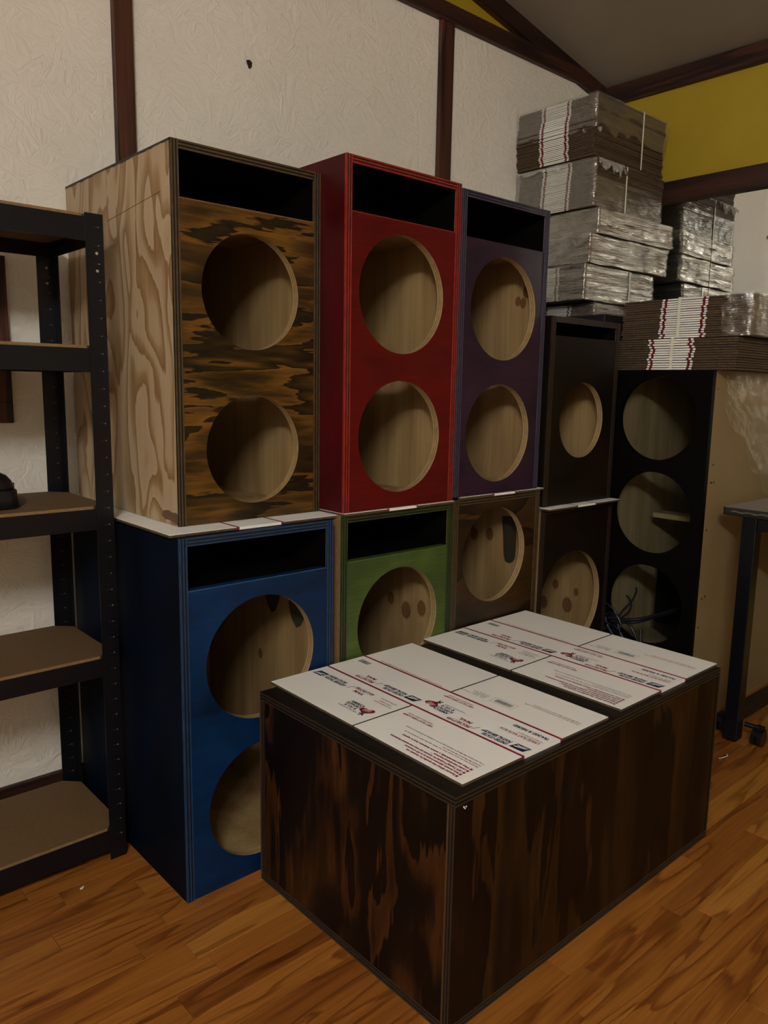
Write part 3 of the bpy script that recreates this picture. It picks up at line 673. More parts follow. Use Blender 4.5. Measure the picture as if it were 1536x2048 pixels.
def carton_mesh_parts(printed):
    """list of (name, MB, mats) in local carton coordinates: u along x, v along y, z up from its underside"""
    th = 0.006; out = []
    rs = random.Random(3)
    b = MB(); b.box(U1, U2, 0.0, LB, 0, th, {'*': 1, '+z': 0, '-z': 0, '-y': 0}); out.append(('body', b, [WHITE, KRAFT], None))
    half = 0.3055
    for (ua, ub) in ((0.0, U1 - 0.0006), (U2 + 0.0006, LA)):
        for (va, vb) in ((0.001, half), (half + 0.0055, LB - 0.001)):
            b = MB()
            # flap with its top sheet a little smaller than the core
            b.box(ua, ub, va, vb, 0.0, th - 0.0009, 1); b.box(ua + 0.0004, ub - 0.0002, va + 0.0004, vb - 0.0004, th - 0.0009, th, 0)
            out.append(('flap', b, [WHITE, KRAFT], None))
    for u in (U1, U2):
        b = MB(); s = 0.0028
        b.box(u - s, u + s, -0.0004, LB + 0.0002, 0.0004, th + 0.0004, 0); out.append(('stripe', b, [REDP], None))
    if not printed: return out
    zt = th + 0.0003
    nm = {'navy': NAVY, 'red': REDP, 'grey': GREY}
    for key, lst in TEXT.items():
        b = MB()
        for vs, fs in lst:
            n = len(b.v); b.v += [(x, y, zt) for x, y, z in vs]
            for f in fs: b.f.append(tuple(n + i for i in f)); b.m.append(0); b.sm.append(False)
        out.append(('lettering', b, [nm[key.split('_')[0]]], None))
    def poly(b, pts, m=0, z=zt): b.face([(p[0], p[1], z) for p in pts], m)
    def eagle(u, v, rot):
        # slanted navy badge with a white bird's head sweeping across
        b = MB(); c, s = math.cos(rot), math.sin(rot)
        tr = lambda p: (u + c * p[0] - s * p[1], v + s * p[0] + c * p[1])
        poly(b, [tr(p) for p in ((-0.020, -0.011), (0.014, -0.011), (0.020, 0.011), (-0.014, 0.011))], 0)
        poly(b, [tr(p) for p in ((-0.016, -0.002), (-0.004, 0.0005), (0.006, 0.0035), (0.012, 0.004), (0.017, 0.0015), (0.013, 0.0015), (0.010, -0.0005), (0.002, -0.001), (-0.008, -0.003))], 1, zt + 0.0002)
        poly(b, [tr(p) for p in ((-0.018, -0.0065), (-0.006, -0.0035), (0.006, -0.0025), (0.0145, -0.0075), (0.004, -0.0055), (-0.008, -0.007))], 1, zt + 0.0002)
        out.append(('eagle_logo', b, [NAVY, WHITE], None))
    eagle(0.189, 0.027, UPR); eagle(0.1905, 0.334, UPR); eagle(0.1225, 0.584, DWN)
    def barcode(u0, u1, v0, v1, frame):
        b = MB(); v = v0; rr = random.Random(11)
        while v < v1:
            w = rr.choice((0.0007, 0.0011, 0.0016)); poly(b, [(u0, v), (u1, v), (u1, min(v + w, v1)), (u0, min(v + w, v1))], 0); v += w + rr.choice((0.0008, 0.0013))
        if frame:
            e = 0.0006; g = 0.006; g2 = 0.008
            for q in ((u0 - g, u0 - g + e, v0 - g2, v1 + g2), (u1 + g - e, u1 + g, v0 - g2, v1 + g2), (u0 - g, u1 + g, v0 - g2, v0 - g2 + e), (u0 - g, u1 + g, v1 + g2 - e, v1 + g2)):
                poly(b, [(q[0], q[2]), (q[1], q[2]), (q[1], q[3]), (q[0], q[3])], 0)
        out.append(('barcode', b, [GREY], None))
    barcode(0.322, 0.337, 0.165, 0.212, True); barcode(0.246, 0.262, 0.560, 0.598, False)
    def emblem(u, v, rot):
        # heart of striped ribbon tied to a navy bow
        b = MB(); c, s = math.cos(rot), math.sin(rot)
        tr = lambda p: (u + c * p[0] - s * p[1], v + s * p[0] + c * p[1])
        hp = []
        for k in range(28):
            a = k * 2 * math.pi / 28
            hp.append((0.0012 * 16 * math.sin(a) ** 3, 0.00105 * (13 * math.cos(a) - 5 * math.cos(2*a) - 2 * math.cos(3*a) - math.cos(4*a))))
        poly(b, [tr(p) for p in hp], 0)
        for k in (-1, 0, 1):
            poly(b, [tr(p) for p in ((-0.010, 0.0045 * k + 0.0045), (0.010, 0.0045 * k + 0.0055), (0.010, 0.0045 * k + 0.0040), (-0.010, 0.0045 * k + 0.0030))], 1, zt + 0.0002)
        poly(b, [tr(p) for p in ((-0.002, -0.014), (0.003, -0.014), (0.007, -0.024), (0.004, -0.025), (0.001, -0.019), (-0.003, -0.026), (-0.006, -0.024))], 2)
        poly(b, [tr(p) for p in ((-0.009, -0.013), (-0.003, -0.014), (-0.003, -0.017), (-0.009, -0.016))], 2)
        out.append(('ribbon_emblem', b, [REDP, WHITE, NAVY], None))
    emblem(0.206, 0.286, math.radians(75)); emblem(0.066, 0.345, math.radians(-75))
    return out

def place_carton(proto, label, x, y, z, ang, group, sc=1.0):
    r = thing('flat_carton', label, 'carton', (x, y, z), ang, group); r.scale = (sc, sc, 1.0)
    for nm, me in proto:
        o = bpy.data.objects.new(nm, me); COL.objects.link(o); o.parent = r
    return r
def make_proto(printed):
    pr = []
    for nm, b, mats, _ in carton_mesh_parts(printed):
        o = b.build(nm, mats); pr.append((nm, o.data)); bpy.data.objects.remove(o)
    return pr
P_PRINT = make_proto(True); P_PLAIN = make_proto(False)
GC = 'flattened white mailing cartons'
place_carton(P_PRINT, 'printed white carton flat on the dark floor box, nearer the blue cabinet', 0.2173, -0.6193, HB + 0.0002, -0.0178, GC)
place_carton(P_PRINT, 'printed white carton flat on the dark floor box, at its end by the desk', 0.7251, -0.6227, HB + 0.0002, -0.002, GC)
place_carton(P_PLAIN, 'flat white carton between the blue cabinet and the bare-sided one', -0.004, 0.022, 0.8352, 0.0, GC)
place_carton(P_PLAIN, 'flat white carton between the green and the red cabinet', 0.4455, -0.006, 0.8412, 0.0, GC, 0.868)
place_carton(P_PLAIN, 'flat white carton between the purple cabinet and the brown one below', 0.866, -0.004, 0.8477, -0.004, GC, 0.843)
place_carton(P_PLAIN, 'flat white carton under the small dark single-hole cabinet', 1.2405, -0.036, 0.7832, 0.0, GC, 0.89)

# ------------------------------------------------------------------ bundles of flattened cartons
def sheet_mesh(a, b_, th, striped, key):
    """one folded carton seen on its edge: local origin near corner; y depth a, x length b_. The fold at -x shows the white band."""
    m = MB()
    y1, y2 = 0.352 * a, 0.648 * a; e = 0.014
    if striped:
        m.box(0, b_, 0, y1 - e - 0.0005, 0, th, {'*': 0, '+z': 1}); m.box(0, b_, y2 + e + 0.0005, a, 0, th, {'*': 0, '+z': 1})
        px = -0.004
        segs = [(y1 - e, y1 - 0.0045, 1), (y1 - 0.0045, y1 + 0.0045, 2), (y1 + 0.0045, y2 - 0.0045, 1), (y2 - 0.0045, y2 + 0.0045, 2), (y2 + 0.0045, y2 + e, 1)]
        for ya, yb, mi in segs:
            # rounded fold
            P = []
            for k in range(6):
                an = math.pi * (k / 5) - math.pi / 2
                P.append([(px + 0.003 - 0.003 * math.cos(an), yy, th / 2 + th / 2 * math.sin(an)) for yy in (yb, ya)])
            m.grid(P, mi, True); m.box(px + 0.003, b_, ya, yb, 0, th, {'*': 0, '+z': 1})
    else:
        m.box(0, b_, 0, a, 0, th, {'*': 0, '+z': 1})
    o = m.build('flattened_carton', [KRAFT, WHITE, REDP]); me = o.data; bpy.data.objects.remove(o)
    return me

def film_shell(a, b_, z0, z1, amp, seed, mats, ragged=0.0, top=True, sag=0.0, px=-0.006, flare=0.0, offx=0.0):
    """wrinkled stretch film round the four sides (and over the top) of a bundle"""
    m = MB(); g = 0.005
    loop = []
    def seg(p, q, n):
        for k in range(n): loop.append((p[0] + (q[0] - p[0]) * k / n, p[1] + (q[1] - p[1]) * k / n))
    x0, x1, y0, y1 = px - g, b_ + g, -g, a + g
    seg((x0, y1), (x0, y0), 30); seg((x0, y0), (x1, y0), 44); seg((x1, y0), (x1, y1), 26); seg((x1, y1), (x0, y1), 10)
    nz = 12; P = []
    cx, cy = b_ / 2, a / 2
    for i, (x, y) in enumerate(loop):
        row = []
        edge = min(abs(x - x0), abs(x - x1)) if abs(y - y0) < 1e-6 else 1
        jag = ragged * (0.5 + 0.9 * mnoise.noise(Vector((x * 14 + seed, y * 14, 3.1)))) + 0.35 * ragged * mnoise.noise(Vector((x * 60 + seed, y * 60, 7.7)))
        for j in range(nz + 1):
            t = j / nz; z = z0 + jag * (1 - t) + (z1 - z0) * t
            nn = mnoise.noise(Vector((x * 9 + seed, y * 14, z * 42))) + 0.4 * mnoise.noise(Vector((x * 24, y * 40 + seed, z * 95)))
            out = amp * nn
            fl = flare * max(0.0, (x - 0.55 * b_) / b_) if y < a / 2 else 0.0
            dx, dy = (x - cx), (y - cy); l = math.hypot(dx, dy)
            row.append((x + dx / l * out + offx, y + dy / l * out - fl * (0.3 + abs(nn)), z + amp * 0.5 * nn))
        P.append(row)
    m.grid(P, 0, True, closeu=True)
    if top:
        n1, n2 = 20, 16; Q = []
        for i in range(n1 + 1):
            r_ = []
            for j in range(n2 + 1):
                x = x0 + (x1 - x0) * i / n1; y = y0 + (y1 - y0) * j / n2
                r_.append((x + offx, y, z1 + 0.002 + 0.3 * amp * mnoise.noise(Vector((x * 25 + seed, y * 25, 1)))))
            Q.append(r_)
        m.grid(Q, 1 if len(mats) > 1 else 0, True)
    return m

def torn_strip(p0, p1, nrm, drop, seed, n=40):
    """ragged hanging hem of film from p0 to p1 (local), nrm = outward"""
    m = MB(); P = []
    p0, p1, nrm = Vector(p0), Vector(p1), Vector(nrm)
    for i in range(n + 1):
        t = i / n; p = p0.lerp(p1, t); row = []
        d = drop * (0.55 + 0.9 * mnoise.noise(Vector((t * 6 + seed, 0, 0))) + 0.4 * mnoise.noise(Vector((t * 25 + seed, 3, 0))))
        for j in range(7):
            s = j / 6; w = 0.006 + 0.012 * s * (0.6 + mnoise.noise(Vector((t * 9 + seed, s * 3, 5)))) + 0.006 * mnoise.noise(Vector((t * 30, s * 8, seed)))
            row.append(p + nrm * max(0.002, w) + Vector((0, 0, -max(0.004, d) * s)))
        P.append(row)
    m.grid(P, 0, True)
    return m

MESHC = {}
def bundle(label, loc, rot, a, b_, n, th, striped, seed, film=None, straps=(), jitter=0.003, torn=(), drift=0.0, strap_face=None):
    r = thing('carton_bundle', label, 'carton bundle', loc, rot, 'bundles of flattened cartons')
    rnd = random.Random(seed); key = (a, b_, th, striped)
    if key not in MESHC: MESHC[key] = sheet_mesh(a, b_, th * 0.76, striped, key)
    dy = 0.0
    for i in range(n):
        o = bpy.data.objects.new('flattened_carton', MESHC[key]); COL.objects.link(o); o.parent = r
        dy += rnd.uniform(-1, 1) * 0.0018
        o.location = (rnd.uniform(-jitter, jitter) * 0.6 + drift * math.sin(i / n * 3.1), dy + rnd.uniform(-jitter, jitter) * 0.5, i * th)
        o.rotation_euler = (0, 0, rnd.uniform(-0.004, 0.004))
    H = n * th
    for f in (film or []):
        m = film_shell(a, b_, f['z0'] * H, f['z1'] * H + 0.002, f.get('amp', 0.004), seed, [0, 0] if False else [0], f.get('ragged', 0.0), f.get('top', True), flare=f.get('flare', 0.0))
        lpart(m, 'stretch_film', f.get('mat', FILM), r)
    for (axis, pos) in straps:
        m = MB(); w = 0.005; g = 0.0085
        if axis == 'y':   # loop in the yz... strap at y=pos, runs over the -x face
            y = pos; m.box(-0.0075, -0.0065, y - w, y + w, -0.001 + 0.002, H + 0.0005, 0); m.box(-0.0075, b_ + 0.008, y - w, y + w, H + 0.0005, H + 0.0012, 0); m.box(b_ + 0.007, b_ + 0.008, y - w, y + w, 0.001, H, 0)
        else:
            x = pos; m.box(x - 0.004, x + 0.004, -g, -g + 0.001, 0.001, H + 0.0005, 0); m.box(x - 0.004, x + 0.004, -g, a + g, H + 0.0005, H + 0.0012, 0)
        lpart(m, 'strap', STRAP, r)
    for (p0, p1, nrm, drop) in torn:
        lpart(torn_strip(p0, p1, nrm, drop, seed), 'torn_film', FILM_TORN, r)
    return r

MA_, MBB = 0.368, 0.500
ZB = 1.4280
zF, zE_, zD, zC, zB_, zA_ = ZB, ZB + 10 * 0.0066 + 0.001, 0, 0, 0, 0
lay = [  # (count, thickness)
  (10, 0.0064), (20, 0.0064), (16, 0.0064), (14, 0.0064), (27, 0.0064), (34, 0.0064)]
zz = []; z = ZB
for n, th in lay: zz.append(z); z += n * th + 0.009
bundle('thin carton bundle at the bottom of the corner stack, behind the small dark cabinet', (1.950, 0.312, zz[0]), 0, MA_ * 0.98, 0.46, 10, 0.0064, True, 21, film=[dict(z0=0.0, z1=1.0, amp=0.006, mat=FILM)])
bundle('film-wrapped carton bundle with a red-striped end, second from the bottom of the corner stack', (1.868, 0.310, zz[1]), 0.0, MA_, 0.478, 20, 0.0064, True, 22, film=[dict(z0=0.0, z1=1.0, amp=0.006, flare=0.02, mat=FILM_STREAK)], straps=[('x', 0.30)])
bundle('bulging shiny film-wrapped bundle, third from the bottom of the corner stack', (1.884, 0.305, zz[2]), -0.01, MA_, 0.535, 16, 0.0064, False, 23, film=[dict(z0=0.0, z1=1.0, amp=0.008, flare=0.05, mat=FILM_STREAK)])
bundle('shiny film-wrapped bundle sticking out furthest to the right in the corner stack', (1.924, 0.300, zz[3]), -0.02, MA_, 0.510, 14, 0.0064, False, 24, film=[dict(z0=0.0, z1=1.0, amp=0.006, flare=0.04, mat=FILM_STREAK)])
bundle('film-wrapped carton bundle with white red-striped end, second from the top of the corner stack', (1.905, 0.314, zz[4]), 0.0, MA_, MBB * 0.96, 27, 0.0064, True, 25, film=[dict(z0=0.0, z1=1.0, amp=0.004, mat=FILM)], straps=[('x', 0.20)],
       torn=[((-0.008, 0.36, 0.172), (-0.008, 0.10, 0.172), (-1, 0, 0), 0.030), ((-0.006, -0.006, 0.172), (0.17, -0.008, 0.172), (0, -1, 0), 0.06)])
bundle('topmost carton bundle of the corner stack, its film torn open at the lower half', (1.898, 0.318, zz[5]), 0.0, MA_, MBB * 0.99, 34, 0.0064, True, 26, film=[dict(z0=0.40, z1=1.0, amp=0.004, ragged=0.035, mat=FILM)], straps=[('x', 0.31)],
       torn=[((-0.006, 0.06, 0.10), (0.02, -0.007, 0.10), (-0.7, -0.7, 0), 0.022)], drift=-0.010)

bundle('lower of the two strapped carton bundles lying on the three-hole tower', (1.757, -0.340, 1.2302), 0.0, 0.450, 0.612, 13, 0.0080, True, 31, jitter=0.008, straps=[('y', 0.215)], film=[dict(z0=0.0, z1=1.0, amp=0.005, mat=FILM)] if False else [])
UPPER = bundle('upper of the two strapped carton bundles lying on the three-hole tower, below the mirror', (1.778, -0.366, 1.2302 + 13 * 0.0080 + 0.002), 0.0, 0.450, 0.612, 18, 0.0073, True, 32, jitter=0.006, straps=[('y', 0.236)])

# crumpled sheet of film hanging from those bundles over the tower's bare side
m = MB(); P = []
for i in range(41):
    row = []
    for j in range(37):
        u, v = i / 40, j / 36
        x = 1.80 + 0.60 * u; top = 1.226; bot = 1.10 - 0.42 * min(1.0, u * 1.25) + 0.05 * mnoise.noise(Vector((u * 7, 2, 0)))
        z = top + (bot - top) * v
        k = mnoise.noise(Vector((u * 6, v * 6, 4))) + 0.6 * mnoise.noise(Vector((u * 15, v * 15, 9))) + 0.3 * mnoise.noise(Vector((u * 34, v * 34, 2)))
        row.append((x + 0.01 * k, -0.292 - 0.03 * u * v - 0.020 * (k * 0.5 + 0.5) * min(1.0, 3 * v) , z))
    P.append(row)
m.grid(P, 0, True)
tag(m.build('plastic_sheet', m_film('loose_film', 0.08, 0.012, (18, 18, 18), 0.8), None, (1.80, -0.30, 0.8)), 'crumpled clear plastic film hanging over the tan side of the tower', 'plastic film')

# film left round the near end of the upper tower bundle
def film_patch(root, a, b_, H, back, seed):
    m = MB(); path = []
    for k in range(14): path.append((-0.008, back * (1 - k / 14)))
    for k in range(31): path.append((-0.008 + (b_ + 0.016) * k / 30, -0.008))
    P = []
    for (x, y) in path:
        row = []
        for j in range(17):
            t = j / 16; z = 0.001 + (H - 0.001) * t
            k = mnoise.noise(Vector((x * 30 + seed, y * 30, z * 45))) + 0.6 * mnoise.noise(Vector((x * 80, y * 80 + seed, z * 110)))
            hem = 0.03 * mnoise.noise(Vector((z * 40, seed, 1.0))) if y > back * 0.85 else 0.0
            row.append((x - (0.004 + 0.006 * (k + 0.6) if y > -0.005 else 0.0), y + hem - (0.004 + 0.006 * (k + 0.6) if y < 0.0 else 0.0), z))
        P.append(row)
    m.grid(P, 0, True); lpart(m, 'stretch_film', FILM, root)
film_patch(UPPER, 0.45, 0.612, 18 * 0.0073, 0.085, 8)

# ------------------------------------------------------------------ cables in front of the tower's lowest hole
CAB = m_plain('navy_cable', '11121F', 0.45, 0, 0.2, 30)
def spline(pts, n=10):
    pts = [Vector(p) for p in pts]; out = []
    for i in range(len(pts) - 1):
        p0 = pts[max(i - 1, 0)]; p1 = pts[i]; p2 = pts[i + 1]; p3 = pts[min(i + 2, len(pts) - 1)]
        for k in range(n):
            t = k / n; out.append(0.5 * ((2 * p1) + (p2 - p0) * t + (2 * p0 - 5 * p1 + 4 * p2 - p3) * t * t + (3 * p1 - p0 - 3 * p2 + p3) * t ** 3))
    out.append(pts[-1]); return out
r = thing('cable_bundle', 'tangle of navy cables hanging out of the lowest hole of the tower', 'cable', (1.73, 0.02, 0.30))
X = 1.735
def cable(pts, rad=0.004):
    m = MB(); m.tube(spline(pts), rad, 0, 7); part(m, 'cable', CAB, r)
# (y, z) along the tower front; y falls to the right in view
def C(l, rad=0.004, x=X): cable([(x + (p[2] if len(p) > 2 else 0), p[0], p[1]) for p in l], rad)
C([(0.055, 0.385), (0.02, 0.37), (-0.005, 0.335), (0.01, 0.30), (0.045, 0.285), (0.06, 0.32), (0.03, 0.345), (0.0, 0.33)])
C([(0.05, 0.35), (0.03, 0.30), (0.0, 0.29), (-0.02, 0.315), (0.0, 0.35), (0.035, 0.35), (0.055, 0.31), (0.05, 0.28)], 0.0045, 1.728)
C([(0.06, 0.33), (0.03, 0.315), (-0.01, 0.305), (-0.03, 0.28), (-0.05, 0.262)], 0.0045, 1.724)
C([(0.065, 0.30), (0.03, 0.30), (0.0, 0.275), (-0.03, 0.262), (-0.045, 0.25)], 0.004, 1.720)
C([(0.02, 0.325, -0.01), (-0.03, 0.330), (-0.07, 0.338, 0.02), (-0.12, 0.36, 0.12), (-0.16, 0.38, 0.25)], 0.006)
C([(0.03, 0.335, -0.01), (-0.03, 0.340), (-0.08, 0.350, 0.03), (-0.13, 0.37, 0.14), (-0.17, 0.39, 0.27)], 0.006)
C([(0.0, 0.335), (-0.015, 0.37, 0.01), (-0.035, 0.405, 0.03), (-0.045, 0.44, 0.04), (-0.043, 0.455, 0.04)], 0.0035)
C([(-0.018, 0.425, 0.02), (-0.032, 0.40, 0.03), (-0.035, 0.37, 0.02), (-0.015, 0.345, 0.01), (0.0, 0.33)], 0.0032)
C([(-0.03, 0.335), (-0.06, 0.325, -0.01), (-0.085, 0.29, -0.01), (-0.097, 0.25, -0.005), (-0.09, 0.225), (-0.075, 0.225)], 0.0045)
C([(-0.083, 0.31, 0.02), (-0.09, 0.285, 0.01), (-0.097, 0.25, 0.0)], 0.004)
C([(0.02, 0.31), (-0.01, 0.32), (-0.02, 0.29), (0.0, 0.27), (0.03, 0.28), (0.05, 0.27)], 0.004, 1.722)

# ------------------------------------------------------------------ black boltless shelf unit
def shelf_unit():
    xr, xl = -0.018, -0.94; yf, yb = 0.270, 0.585; zt = 1.515
    r = thing('shelf_unit', 'black metal five-tier shelf unit with tan boards, left of the blue cabinet', 'shelf unit', (xl, yf, 0))
    BM = MAT['black_metal']; w = 0.040; t = 0.0022
    riv = m_plain('rivet_hole', '6E675A', 0.6); big = m_plain('bolt_hole', 'A39B86', 0.6); slotm = m_plain('slot_mark', '24221F', 0.5)
    for (px, py, sx, sy) in ((xr, yf, -1, 1), (xl, yf, 1, 1), (xr, yb, -1, -1), (xl, yb, 1, -1)):
        b = MB(); xa, xb = sorted((px, px + sx * w)); ya, yb_ = sorted((py, py + sy * t)); b.box(xa, xb, ya, yb_, 0.0, zt, 0)
        xa, xb = sorted((px, px + sx * t)); ya, yb_ = sorted((py + sy * t, py + sy * w)); b.box(xa, xb, ya, yb_, 0.0, zt, 0)
        post = part(b, 'post', BM, r)
        if px == xr:
            # keyhole slots along the face
            fy = py - 0.0004 if sy > 0 else py - t - 0.0004
            b = MB(); b2 = MB()
            k = 0; z = zt - 0.028
            while z > 0.04:
                b2.box(px - 0.0225, px - 0.0135, fy - 0.0003, fy + 0.0006, z - 0.0007, z + 0.0007, 0)
                b.cyl((px - 0.0115, fy, z), 'y', 0.0016, 0.0012, 0, 8)
                z -= 0.0385; k += 1
            
            for bz in (0.083, 0.120):
                b3 = MB(); b3.cyl((px - 0.0165, fy, zt - bz), 'y', 0.0032, 0.0012, 0, 12); part(b3, 'bolt_hole', big, r, 0, post)
            part(b, 'rivet_holes', riv, r, 0, post)['kind'] = 'stuff'; part(b2, 'slots', slotm, r, 0, post)['kind'] = 'stuff'
    for (zb0, zb1) in ((1.457, 1.5065), (1.178, 1.2285), (0.822, 0.8700), (0.470, 0.5140), (0.023, 0.0765)):
        for (xa, xb, ya, yb_) in ((xl + 0.0225, xr - 0.0025, yf + 0.0025, yf + 0.0245), (xl + 0.0225, xr - 0.0025, yb - 0.0245, yb - 0.0025)):
            b = MB(); front = ya < 0.4
            yo = ya if front else yb_
            s = 1 if front else -1
            # folded profile: upright web with a lip that carries the board
            q = lambda a, c: sorted((yo + s * a, yo + s * c))
            y0, y1 = q(0.0, 0.0025); b.box(xa, xb, y0, y1, zb0, zb1, 0)
            y0, y1 = q(0.0025, 0.020); b.box(xa, xb, y0, y1, zb0 + 0.028, zb0 + 0.0305, 0)
            y0, y1 = q(0.0025, 0.008); b.box(xa, xb, y0, y1, zb0, zb0 + 0.0025, 0)
            part(b, 'beam', BM, r)
        for xs in (xr - 0.0025, xl + 0.0025):
            s = -1 if xs > -0.5 else 1
            b = MB(); xa, xb = sorted((xs, xs + s * 0.0025)); b.box(xa, xb, yf + 0.026, yb - 0.026, zb0, zb1, 0)
            xa, xb = sorted((xs + s * 0.0025, xs + s * 0.015)); b.box(xa, xb, yf + 0.026, yb - 0.026, zb0 + 0.028, zb0 + 0.0305, 0)
            part(b, 'side_beam', BM, r)
        # board with clipped corners
        b = MB(); x0, x1, y0, y1 = xl + 0.006, xr - 0.006, yf + 0.006, yb - 0.006; cchamf = 0.038
        out = [(x0 + cchamf, y0), (x1 - cchamf, y0), (x1, y0 + cchamf), (x1, y1 - cchamf), (x1 - cchamf, y1), (x0 + cchamf, y1), (x0, y1 - cchamf), (x0, y0 + cchamf)]
        za, zb = zb0 + 0.0310, zb1 + 0.0065
        b.face([(p[0], p[1], zb) for p in out], 0); b.face([(p[0], p[1], za) for p in reversed(out)], 0)
        for i in range(8):
            p, q_ = out[i], out[(i + 1) % 8]; b.face([(p[0], p[1], za), (q_[0], q_[1], za), (q_[0], q_[1], zb), (p[0], p[1], zb)], 1)
        part(b, 'shelf_board', [MAT['particle'], MAT['tan_edge']], r)
shelf_unit()

# black case on the middle shelf
r = thing('plastic_case', 'black rounded plastic case on the middle shelf of the shelf unit', 'case', (-0.42, 0.32, 0.8768))
def rounded(b, x0, x1, y0, y1, prof, rad, m=0):
    P = []
    for (z, ins) in prof:
        row = []
        for cx, cy, a0 in ((x1 - rad, y1 - rad, 0), (x0 + rad, y1 - rad, 90), (x0 + rad, y0 + rad, 180), (x1 - rad, y0 + rad, 270)):
            for k in range(7):
                a = math.radians(a0 + 15 * k); row.append((cx + (rad - ins) * math.cos(a), cy + (rad - ins) * math.sin(a), z))
        row.append(row[0]); P.append(row)
    b.grid(P, m, True); b.face([p for p in P[-1][:-1]], m); b.face([p for p in reversed(P[0][:-1])], m)
CASE = m_plain('black_plastic', '121214', 0.28, 0, 0.1, 40)
z = 0.8768
b = MB(); rounded(b, -0.52, -0.197, 0.325, 0.52, [(z, 0.004), (z + 0.004, 0.0), (z + 0.040, 0.004), (z + 0.042, 0.007)], 0.035); part(b, 'tray', CASE, r)
b = MB(); rounded(b, -0.518, -0.199, 0.327, 0.518, [(z + 0.0425, 0.005), (z + 0.046, 0.003), (z + 0.060, 0.008), (z + 0.072, 0.018), (z + 0.080, 0.034), (z + 0.0815, 0.045)], 0.05); part(b, 'lid', CASE, r)
b = MB(); b.box(-0.1985, -0.1925, 0.40, 0.43, z + 0.034, z + 0.050, 0); part(b, 'latch', MAT['black_metal'], r, 0.001)
b = MB(); b.box(-0.40, -0.32, 0.352, 0.36, z + 0.079, z + 0.086, 0); part(b, 'rib', CASE, r, 0.002)

# dark board on the wall behind the shelf
r = thing('wall_board', 'dark brown framed board on the white wall behind the shelf unit', 'wall board', (-0.40, YW - 0.02, 1.048))
b = MB(); b.box(-0.40, -0.104, YW - 0.02, YW - 0.001, 1.048, 1.10, 0); b.box(-0.40, -0.104, YW - 0.02, YW - 0.001, 1.42, 1.462, 0); b.box(-0.155, -0.104, YW - 0.02, YW - 0.001, 1.10, 1.42, 0); b.box(-0.40, -0.36, YW - 0.02, YW - 0.001, 1.10, 1.42, 0)
part(b, 'frame', MAT['trim'], r, 0.002)
b = MB(); b.box(-0.36, -0.155, YW - 0.012, YW - 0.001, 1.10, 1.42, 0); part(b, 'panel', MAT['trim'], r)

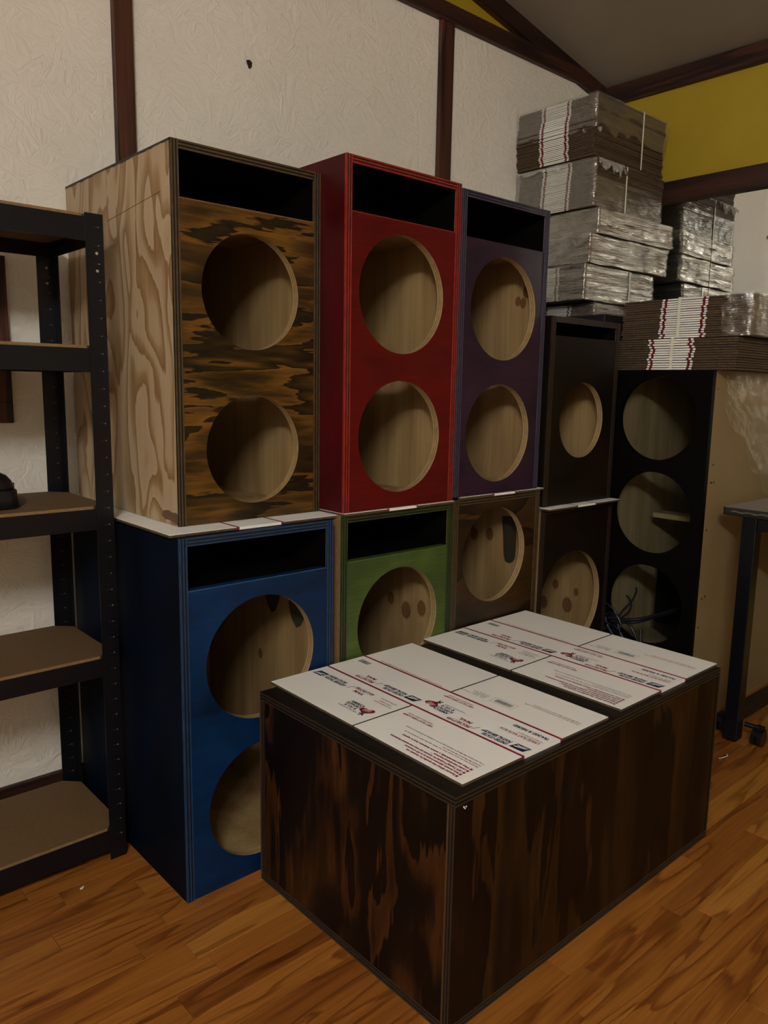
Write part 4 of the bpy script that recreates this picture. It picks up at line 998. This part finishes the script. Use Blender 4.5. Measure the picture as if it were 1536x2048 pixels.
# ------------------------------------------------------------------ desk at the right edge
def desk():
    x0, x1, y0, y1 = 1.765, 2.43, -1.45, -0.335; zt = 0.790
    r = thing('rolling_desk', 'grey-topped desk with a worn dark edge and black legs on castors', 'desk', (x0, y1, 0))
    top = m_plain('grey_laminate', '8C8680', 0.5, 0, 0.04, 40); edge = m_plain('dark_edge_band', '24221F', 0.5, 0, 0.2, 60)
    b = MB(); rounded(b, x0, x1, y0, y1, [(zt - 0.025, 0.0008), (zt - 0.024, 0.0), (zt - 0.0015, 0.0), (zt, 0.0012)], 0.012, 1)
    b.m[-2] = 0
    part(b, 'top', [top, edge], r)
    # worn strip along the edge
    wear = m_plain('worn_particle_edge', '5E5A52', 0.7, 0, 0.3, 90)
    b = MB()
    pts = []
    for k in range(15):
        yy = y1 - 0.03 - 0.012 * k; pts.append((yy, zt - 0.012 + 0.002 * math.sin(k * 1.7), 0.0012 + 0.0014 * abs(math.sin(k * 1.3))))
    for (ya, za, wa), (yb, zb, wb) in zip(pts, pts[1:]):
        b.face([(x0 - 0.0004, ya, za - wa), (x0 - 0.0004, yb, zb - wb), (x0 - 0.0004, yb, zb + wb), (x0 - 0.0004, ya, za + wa)][::-1], 0)
    part(b, 'worn_edge', wear, r)
    BM = MAT['black_metal']
    for ly in (-0.4245, -1.30):
        b = MB(); b.box(1.757, 1.802, ly - 0.0225, ly + 0.0225, 0.025, zt - 0.0255, 0) if False else b.box(1.768, 1.813, ly - 0.0225, ly + 0.0225, 0.012, zt - 0.0255, 0); part(b, 'leg', BM, r, 0.002)
        b = MB(); b.box(2.34, 2.385, ly - 0.0225, ly + 0.0225, 0.02, zt - 0.0255, 0); part(b, 'leg', BM, r, 0.002)
        b = MB(); b.box(1.8135, 2.3395, ly - 0.02, ly + 0.02, 0.075, 0.115, 0); part(b, 'foot_bar', BM, r, 0.002)
    b = MB(); b.box(1.8135, 2.3395, -0.447, -0.402, zt - 0.075, zt - 0.026, 0); part(b, 'top_rail', BM, r, 0.002)
    b = MB(); b.box(1.7725, 1.8085, -1.277, -0.4475, zt - 0.066, zt - 0.026, 0); part(b, 'side_rail', BM, r, 0.002)
    # castors
    for (cx, cy) in ((1.826, -0.495), (1.848, -0.360), (1.826, -1.365), (2.36, -0.495)):
        b = MB(); b.box(cx - 0.02, cx + 0.02, cy - 0.012, cy + 0.012, 0.056, 0.064, 0); b.tube([(cx, cy, 0.06), (cx - 0.008, cy + (0.045 if cy < -0.42 else -0.045), 0.062)], 0.009, 0, 8)
        arc = [(cx + 0.031 * math.cos(a), cy, 0.030 + 0.031 * math.sin(a)) for a in [math.radians(20 + 14 * k) for k in range(11)]]
        for (p, q) in zip(arc, arc[1:]):
            b.face([(p[0], cy - 0.013, p[2]), (q[0], cy - 0.013, q[2]), (q[0], cy + 0.013, q[2]), (p[0], cy + 0.013, p[2])], 0)
        c = part(b, 'castor', BM, r)
        for s in (-1, 1):
            w = MB(); w.cyl((cx, cy + s * 0.010, 0.0275), 'y', 0.0275, 0.013, 0, 24); part(w, 'wheel', CASE, r, 0.002, c)
desk()

# bits on the floor
def scrap(name, label, pts, rad, mat):
    m = MB(); m.tube(spline([Vector(p) for p in pts], 5), rad, 0, 6); tag(m.build(name, mat, None, pts[0]), label, 'scrap')
scrap('paper_scrap', 'tiny white crumb on the laminate in front of the shelf unit', [(-0.158, 0.205, 0.0026), (-0.154, 0.204, 0.0026), (-0.150, 0.208, 0.0026)], 0.0024, STRAP)
scrap('strap_offcut', 'curled white strap offcut on the floor by the desk castor', [(1.630, -0.455, 0.0016), (1.650, -0.462, 0.0016), (1.668, -0.466, 0.003), (1.676, -0.458, 0.004)], 0.0014, STRAP)
